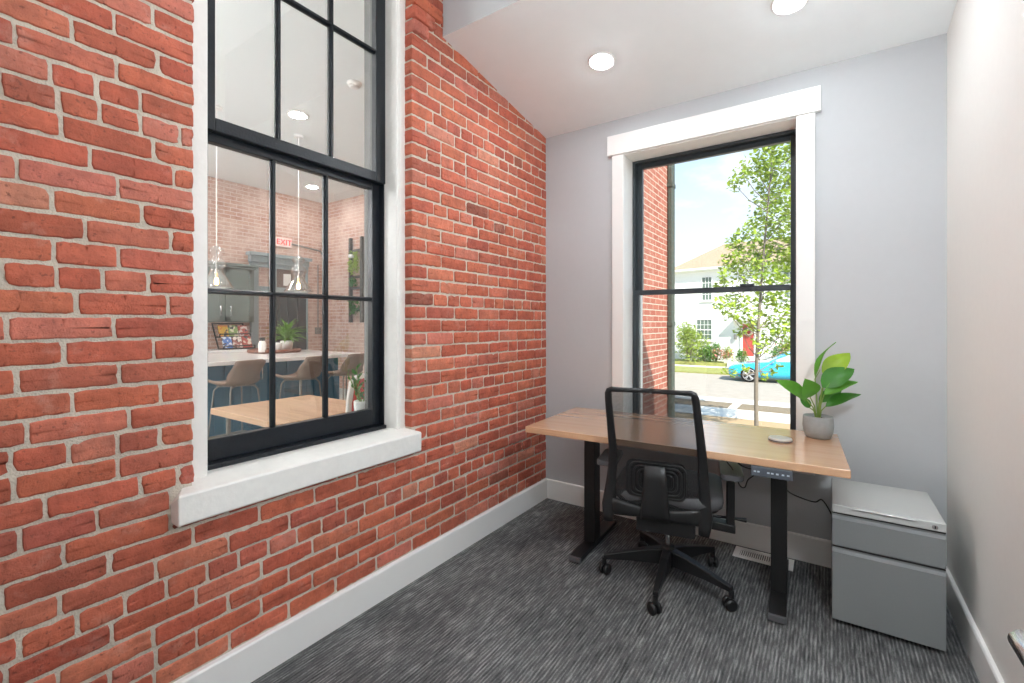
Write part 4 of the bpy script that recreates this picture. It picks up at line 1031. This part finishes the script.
for i in range(4):
    a = [3.9, 3.3, .4, 4.6][i]; tilt = [.42, .2, .3, .25][i]; L_ = [.19, .21, .17, .15][i]
    p0 = Vector((-2.05, 1.575, .84)); tip = p0 + Vector((math.cos(a)*tilt, math.sin(a)*tilt, 1)).normalized()*L_
    sm = MB(); sm.tube([p0, tip], [.004, .002], 7); so = sm.build('stem', 'stem', lp)
    b = MB()
    for k in range(7):
        c = p0.lerp(tip, .2 + .12*k); sg = 1 if k % 2 else -1; d = Vector((-math.sin(a)*sg, math.cos(a)*sg, .9)).normalized()
        vs, fs = leaf(c, c + d*.052, .020, (math.cos(a), math.sin(a), .2), nseg=5); b.add(vs, fs, 0, True)
    b.build('leaflet', 'leafA', so, fix=False)

# ================================================================== street
G = -1.2
def strip(name, y0, y1, z, mt, label, zb=-1.6, x0=-30, x1=30):
    b = MB(); b.box(x0, y0, zb, x1, y1, z); return struct(b.build(name, mt), label)
strip('ground', BY + T + .0, 12.45, G - .01, 'soilground', 'bare ground beside the building', x0=-1.665)
strip('verge_mulch', 10.2, 13.25, G, 'mulch', 'tan mulch bed along the pavement')
strip('sidewalk', 13.25, 16.6, G + .005, 'concrete', 'sunlit concrete pavement')
b = MB(); b.box(-9.0, 14.62, G, -2.40, 15.62, G + .02); b.box(-2.15, 14.62, G, 6.0, 15.62, G + .02); struct(b.build('verge_infill', 'infill'), 'brown gravel strips between pavement slabs')  # two brown strips laid over the pavement
strip('road', 16.6, 24.6, G - .05, 'asphalt', 'sun bleached asphalt street')
strip('lawn_verge', 24.6, 27.4, G + .02, 'lawn', 'grass verge beyond the street')
strip('path', 27.4, 28.3, G + .03, 'concrete', 'far pavement across the street')
strip('lawn', 28.3, 60, G + .22, 'lawn', 'front lawn of the white house')

# white house
HR = R(-10)
hs = thing('house', (-8.13, 30.3, G), 'white two-storey house with a tan hip roof across the street', 'house', HR)
EW, ED, EZ = 13.0, 4.6, 5.72
b = MB(); b.box(0, 0, 0, EW, ED, EZ); b.build('wall', 'housewhite', hs, local=True)
b = MB(); b.box(-.25, -.3, EZ - .02, EW + .25, ED + .3, EZ + .12); b.box(-.27, -.4, EZ + .04, EW + .27, -.3, EZ + .14); b.build('eaves', 'housewhite', hs, local=True)
b = MB(); rz = EZ + .12; rp = 1.75; e = .32
b.add([(-e, -e-.06, rz), (EW+e, -e-.06, rz), (EW+e, ED+e, rz), (-e, ED+e, rz), (2.3, ED/2, rz+rp), (EW-2.3, ED/2, rz+rp)], [(0,1,5,4), (1,2,5), (2,3,4,5), (3,0,4), (3,2,1,0)])
b.build('roof', 'shingle', hs, local=True)
def hwin(x0, x1, z0, z1, nx, nz):
    z0 -= G; z1 -= G
    b = MB(); t = .06
    frame_y(b, x0 - t, x1 + t, z0 - t, z1 + t, t, t, t, t, -.05, .0); b.box(x0 - .12, -.09, z0 - .12, x1 + .12, 0, z0 - .05)
    w_ = b.build('window', 'housewhite', hs, local=True)
    b = MB(); b.box(x0, -.012, z0, x1, -.006, z1); b.build('pane', 'housewin', w_, local=True)
    b = MB()
    for i in range(1, nx): x = x0 + (x1-x0)*i/nx; b.box(x - .010, -.03, z0, x + .010, -.012, z1)
    for i in range(1, nz): z = z0 + (z1-z0)*i/nz; b.box(x0, -.03, z - (.014 if i != nz//2 else .03), x1, -.012, z + (.014 if i != nz//2 else .03))
    b.build('glazing_bar', 'housewhite', w_, local=True)
hwin(1.83, 2.40, 2.72, 4.10, 3, 4); hwin(1.5, 2.4, .30, 1.50, 4, 4); hwin(6.3, 7.0, 2.72, 4.10, 3, 4); hwin(7.4, 8.2, .30, 1.5, 4, 4)
b = MB(); b.box(4.17, -.05, .60, 4.78, .0, 2.45); hd = b.build('door', 'housedoor', hs, local=True)
b = MB(); frame_y(b, 4.05, 4.90, .55, 2.58, .12, .12, .05, .13, -.08, 0); b.build('door_frame', 'housewhite', hs, local=True)
b = MB(); b.prism([(3.7, 2.66), (5.25, 2.66), (5.25, 2.76), (4.475, 3.2), (3.7, 2.76)], -.55, 0, lambda u,v,d: (u, d, v)); b.prism([(0, 2.3), (0, 2.66), (-.5, 2.66)], 3.75, 3.85, lambda u,v,d: (d, u, v)); b.prism([(0, 2.3), (0, 2.66), (-.5, 2.66)], 5.1, 5.2, lambda u,v,d: (d, u, v)); b.build('portico', 'housewhite', hs, local=True)
b = MB(); b.box(3.5, -1.1, 0, 5.4, 0, .5); b.box(3.8, -1.45, 0, 5.1, -1.1, .28); b.build('doorstep', 'concrete', hs, local=True)
b = MB(); b.box(3.72, -.16, 1.55, 3.86, 0, 1.85); b.build('porch_lamp', 'metalgrey', hs, local=True)
hM = WM[hs.name]
b = MB(); o = [(hM @ Vector((4.475 + .2*math.cos(a), -.09, 2.0 + .2*math.sin(a)))) for a in [2*PI*i/16 for i in range(17)]]
b.tube(o, .065, 8, caps=False); tag(b.build('wreath', 'wreath'), 'round twig wreath hanging on the faded red house door', 'wreath')

# foliage
def leafcloud(b, c, rad, n, size, rg, m=0, squash=(1,1,1)):
    for i in range(n):
        d = Vector((rg.gauss(0,1), rg.gauss(0,1), rg.gauss(0,1))).normalized() * (rg.random() ** .45)
        p = Vector(c) + Vector((d.x*rad*squash[0], d.y*rad*squash[1], d.z*rad*squash[2]))
        u = Vector((rg.gauss(0,1), rg.gauss(0,1), rg.gauss(0,.5))).normalized(); w = u.cross(Vector((rg.gauss(0,.6), rg.gauss(0,.6), 1))).normalized(); s_ = size*rg.uniform(.6, 1.25)
        nn = u.cross(w)*s_*.25
        b.add([p - u*s_, p + w*s_*.62 + nn, p + u*s_, p - w*s_*.62 + nn, p - u*s_*.2 + w*s_*.55 + nn], [(0, 2, 1), (0, 3, 2)], m)
def shrub(name, px, Y, r_, hgt, mt, label, n=700, size=.07, extra=None, squash=None):
    a = (px-512)/460; t = Y/(c34 + a*s34); x = (-s34 + a*c34)*t
    o = thing(name, (x, Y, G + .22), label, 'shrub')
    b = MB()
    for k in range(7): an = 2*PI*k/7; b.tube([(x, Y, G + .2), (x + math.cos(an)*r_*.35, Y + math.sin(an)*r_*.35, G + hgt*.8)], [.03, .01], 6)
    b.build('stem', 'bark', o)
    b = MB(); rg = random.Random(int(px))
    k = max(3, int(hgt / r_ * 2.2))
    for i in range(k):
        f = i/(k-1); leafcloud(b, (x + rg.uniform(-.35,.35)*r_, Y + rg.uniform(-.3,.3)*r_, G + .25 + r_*.5 + f*(hgt - r_)), r_*(1 - .4*f), n//k, size, rg)
    lf = b.build('foliage', mt, o, fix=False)
    if extra:
        b = MB(); leafcloud(b, (x, Y, G + hgt*.72), r_*.95, 160, .06, rg); b.build('blossom', extra, o, fix=False)
shrub('shrub', 689, 28.7, 1.1, 2.25, 'bushy', 'tall yellow-green shrub in front of the white house', 2400, .08)
shrub('shrub', 704, 28.8, .62, .95, 'bushd', 'low rounded mid-green shrub beside the yellow-green one', 900, .06)
shrub('shrub', 716, 29.0, .5, 1.1, 'bushd', 'coral flowering shrub beside the rounded green one', 500, .06, 'bloom')
shrub('shrub', 727, 28.8, .4, .95, 'bushy', 'coral flowering shrub nearer the red house door', 400, .06, 'bloom')
shrub('shrub', 742, 27.0, .45, .9, 'bushd', 'small dark shrub below the house doorstep', 400, .06)
shrub('shrub', 783, 28.35, .7, 1.5, 'bushd', 'flowering shrub above the roof of the cyan car', 700, .07, 'bloom')

# street tree
TPX, TPY = -1.2, 10.7
tr_ = thing('street_tree', (TPX, TPY, G), 'young maple tree with bright leaves outside the window', 'tree')
b = MB(); b.tube([(TPX, TPY, G - .05), (TPX - .01, TPY, G + 1.2), (TPX + .02, TPY, 1.0), (TPX + .10, TPY + .05, 2.4), (TPX + .25, TPY + .1, 4.4), (TPX + .3, TPY + .1, 5.6)], [.046, .040, .032, .022, .014, .006], 10); tk = b.build('trunk', 'bark', tr_)
BL = [(775,158,24,-.2),(790,178,26,.3),(758,168,15,0),(742,172,9,-.3),(733,183,7,.1),(768,190,16,.4),(790,205,24,-.3),(765,215,17,.2),(748,232,13,-.2),(735,243,9,.1),(780,235,26,0),(758,252,18,.4),(738,256,14,-.1),(785,262,26,.3),
      (765,275,18,-.3),(742,272,12,.3),(724,284,8,0),(716,287,5,.1),(735,297,12,.2),(720,302,9,-.1),(728,262,9,.2),(722,275,7,-.1),(728,312,8,.2),(745,310,13,-.3),(752,325,10,.1),(775,300,22,.2),(785,325,16,-.2),(768,330,12,.3),(788,345,9,.1),(740,330,6,.2),(760,345,8,-.1),
      (733,372,4,0),(724,371,3,.1),(745,368,4,-.1),(772,371,4,.1),(778,365,3,0),(765,376,4,-.1),(815,190,30,.2),(825,250,34,-.2),(805,140,26,.1),(785,120,24,0),(765,128,17,-.2),(812,310,24,.1),(835,215,26,.5),(800,95,22,.2),(842,280,20,.1)]
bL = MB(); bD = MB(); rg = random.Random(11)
bb = MB()
for (px, py, pr_, dz) in BL:
    c = at(px, py, dz, 9.55); rad = pr_*9.55/460
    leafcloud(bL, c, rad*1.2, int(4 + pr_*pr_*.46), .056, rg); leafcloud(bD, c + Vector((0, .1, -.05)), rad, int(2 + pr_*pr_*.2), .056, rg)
    z0_ = max(G + 1.5, min(c.z - .5 - abs(c.x - TPX)*.35, 5.0)); 
    st_ = Vector((TPX + .05 + max(0, (z0_-1))*.055, TPY + .03, z0_)); mid = st_.lerp(c, .5) + Vector((0, 0, -.08)); bb.tube([st_, mid, c], [.011, .008, .004], 6)
bb.build('branch', 'bark', tk)
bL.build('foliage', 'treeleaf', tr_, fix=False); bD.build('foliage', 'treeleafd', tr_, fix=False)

# car
a0 = (750.5 - 512)/460; tC = 2.48*460/(379.0 - 323.5); CXw, CYw = (-s34 + a0*c34)*tC, (c34 + a0*s34)*tC
car = thing('car', (CXw, CYw, G - .05), 'bright cyan two-door car parked across the street', 'car', R(3))
def sect(x, hwb, zb, hws, zs, zt, hwt):
    """half section points: bottom, belt, top"""
    return [(x, hwb*.75, zb), (x, hwb, zb + .06), (x, hws, (zb+zs)/2), (x, hws*.985, zs), (x, hwt, zt), (x, hwt*.5, zt + .02), (x, 0, zt + .025)]
def loft(secs):
    vs, fs = [], []; k = 0
    rows = []
    for s_ in secs:
        row = [(x, -y, z) for x, y, z in s_] + [(x, y, z) for x, y, z in reversed(s_[:-1])]; rows.append(row)
    n = len(rows[0])
    for r_ in rows: vs += r_
    for i in range(len(rows)-1):
        for j in range(n): fs.append((i*n+j, i*n+(j+1)%n, (i+1)*n+(j+1)%n, (i+1)*n+j))
    fs += [tuple(range(n)), tuple(range((len(rows)-1)*n, len(rows)*n))]
    return vs, fs
# wheel centre at x=0; nose at -0.85, tail at 3.75 ; hub height .33
S = [sect(-.86, .55, .30, .62, .50, .56, .5), sect(-.78, .78, .20, .80, .58, .66, .66), sect(-.4, .86, .17, .90, .66, .76, .74), sect(.3, .88, .17, .915, .74, .84, .78), sect(.75, .89, .17, .92, .80, .90, .80),
     sect(1.4, .89, .17, .92, .84, .90, .82), sect(2.4, .89, .17, .93, .88, .92, .82), sect(3.0, .88, .18, .92, .90, .95, .78), sect(3.5, .84, .22, .86, .86, .95, .72), sect(3.74, .7, .32, .74, .70, .84, .6)]
b = MB(); vs, fs = loft(S); b.add(vs, fs, 0, True); b.build('body', 'carblue', car, local=True, subsurf=1)
S = [sect(.70, .70, .84, .72, .86, .88, .66), sect(1.05, .72, .84, .74, .95, 1.06, .62), sect(1.5, .73, .84, .75, 1.02, 1.27, .56), sect(2.0, .73, .84, .75, 1.05, 1.31, .55), sect(2.5, .72, .86, .74, 1.03, 1.24, .53), sect(3.05, .70, .88, .71, .96, 1.04, .58), sect(3.3, .66, .9, .68, .93, .96, .6)]
b = MB(); vs, fs = loft(S); b.add(vs, fs, 0, True); b.build('greenhouse', 'carglass', car, local=True, subsurf=1)
S = [sect(1.30, .60, 1.215, .60, 1.22, 1.235, .56), sect(1.55, .58, 1.25, .60, 1.27, 1.30, .55), sect(2.0, .58, 1.28, .59, 1.31, 1.335, .54), sect(2.45, .57, 1.22, .58, 1.24, 1.275, .52), sect(2.75, .55, 1.13, .56, 1.15, 1.17, .5)]
b = MB(); vs, fs = loft(S); b.add(vs, fs, 0, True)
for q in (-1, 1):
    b.tube([(.78, q*.72, .89), (1.1, q*.69, 1.09), (1.42, q*.63, 1.245)], .028, 8); b.tube([(2.3, q*.73, .92), (2.3, q*.66, 1.25)], .03, 8); b.tube([(2.6, q*.59, 1.22), (3.0, q*.66, 1.05), (3.25, q*.70, .93)], .04, 8)
b.build('roof', 'carblue', car, local=True)
for q in (-1, 1):
    b = MB(); b.lathe([(0, 0), (.05, .02), (.06, .06), (0, .1)], (0.98, q*.97, .90), n=14); b.build('mirror', 'carblue', car, local=True)
    b = MB(); b.box(-.72, q*.60 - .14, .545, -.55, q*.60 + .14, .62); b.build('headlamp', 'carglass', car, bevel=.03, local=True)
    for x in (0, 2.75):
        Mw = Matrix.Translation((x, q*.82, .325)) @ Matrix.Rotation(R(90), 4, 'X')
        b = MB(); b.lathe([(.20, -.10), (.30, -.10), (.325, -.06), (.325, .06), (.30, .10), (.20, .10)], n=32, M=Mw); wh = b.build('wheel', 'tyre', car, local=True)
        b = MB(); b.lathe([(.235, -.075), (.245, -.10), (.225, -.105), (.205, -.07)], n=32, M=Mw); b.lathe([(.235, .075), (.245, .10), (.225, .105), (.205, .07)], n=32, M=Mw)
        for k in range(5):
            a = 2*PI*k/5 + .3
            for da in (-.16, .16): b.tube([(x + .05*math.cos(a), q*.915, .325 + .05*math.sin(a)), (x + .225*math.cos(a+da), q*.915, .325 + .225*math.sin(a+da))], [.026, .02], 8)
        b.tube([(x, q*.90, .325), (x, q*.93, .325)], .06, 14); b.build('rim', 'rim', wh, local=True)
        b = MB(); b.lathe([(0, -.02), (.24, -.02), (.24, .0), (0, .0)], (0, 0, 0), n=24, M=Matrix.Translation((x, q*.82, .325)) @ Matrix.Rotation(R(90), 4, 'X')); b.build('brake_disc', 'dark', wh, local=True)

# corner downspout on the wing
b = MB(); x, y = -1.60, KYL + .12
b.box(x - .058, y - .05, G, x + .0, y + .08, 6.0)
ds = b.build('downspout', 'downspout', bevel=.01); tag(ds, 'dark green downspout at the corner of the brick wing', 'downspout')
b = MB()
for z in (1.25, 3.0, 4.8): b.box(x - .061, y - .06, z, x + .006, y + .086, z + .05)
b.build('bracket', 'downspout', ds)

# ------------------------------------------------------------------ sky, sun, camera
w = bpy.data.worlds.new('sky'); scene.world = w; w.use_nodes = True
nt = w.node_tree; nt.nodes.clear(); L = nt.links.new
out = nt.nodes.new('ShaderNodeOutputWorld'); bg = N(nt, 'ShaderNodeBackground', i_Strength=.98); L(bg.outputs[0], out.inputs[0])
tc = N(nt, 'ShaderNodeTexCoord'); sp = N(nt, 'ShaderNodeSeparateXYZ'); L(tc.outputs['Generated'], sp.inputs[0])
cr = N(nt, 'ShaderNodeValToRGB'); e = cr.color_ramp.elements
e[0].position = 0.; e[0].color = lin('#eef3f7'); e[1].position = .75; e[1].color = lin('#93bff0')
x = e.new(.16); x.color = lin('#dbe9f8'); x = e.new(.42); x.color = lin('#a8cdf3')
L(sp.outputs[2], cr.inputs[0])
mp = N(nt, 'ShaderNodeMapping'); mp.inputs['Scale'].default_value = (1, 1, 2.2); L(tc.outputs['Generated'], mp.inputs[0])
nz = N(nt, 'ShaderNodeTexNoise', i_Scale=3.2, i_Detail=7., i_Roughness=.6); L(mp.outputs[0], nz.inputs[0])
r = N(nt, 'ShaderNodeMapRange', i_1=.50, i_2=.68, i_3=0., i_4=.9); L(nz.outputs[0], r.inputs[0])
mx = N(nt, 'ShaderNodeMix', data_type='RGBA'); L(r.outputs[0], mx.inputs[0]); L(cr.outputs[0], mx.inputs[6]); mx.inputs[7].default_value = lin('#fbfbfb')
L(mx.outputs[2], bg.inputs[0])
sun = bpy.data.lights.new('sun', 'SUN'); sun.energy = 6.8; sun.angle = R(.6); sun.color = (1, .96, .9)
so = bpy.data.objects.new('sun', sun); COL.objects.link(so); so.location = (0, -5, 12)
so.rotation_euler = Vector((-.56, .48, -.68)).to_track_quat('-Z', 'Y').to_euler()

cam = bpy.data.cameras.new('camera'); co = bpy.data.objects.new('camera', cam); COL.objects.link(co)
co.location = (0, 0, H); co.rotation_euler = (R(90), 0, R(34.4))
cam.sensor_width = 36; cam.sensor_fit = 'HORIZONTAL'; cam.lens = 460/1024*36; cam.shift_y = (323.5 - 341.5)/1024; cam.clip_start = .02; cam.clip_end = 300
scene.camera = co
scene.view_settings.view_transform = 'Standard'; scene.view_settings.look = 'None'; scene.view_settings.gamma = 1; scene.view_settings.exposure = .72; scene.view_settings.use_curve_mapping = False
scene.cycles.max_bounces = 12; scene.cycles.diffuse_bounces = 6; scene.cycles.glossy_bounces = 6; scene.cycles.transparent_max_bounces = 24; scene.cycles.transmission_bounces = 8
scene.cycles.use_denoising = True; scene.cycles.sample_clamp_indirect = 6.; scene.cycles.caustics_reflective = False; scene.cycles.caustics_refractive = False
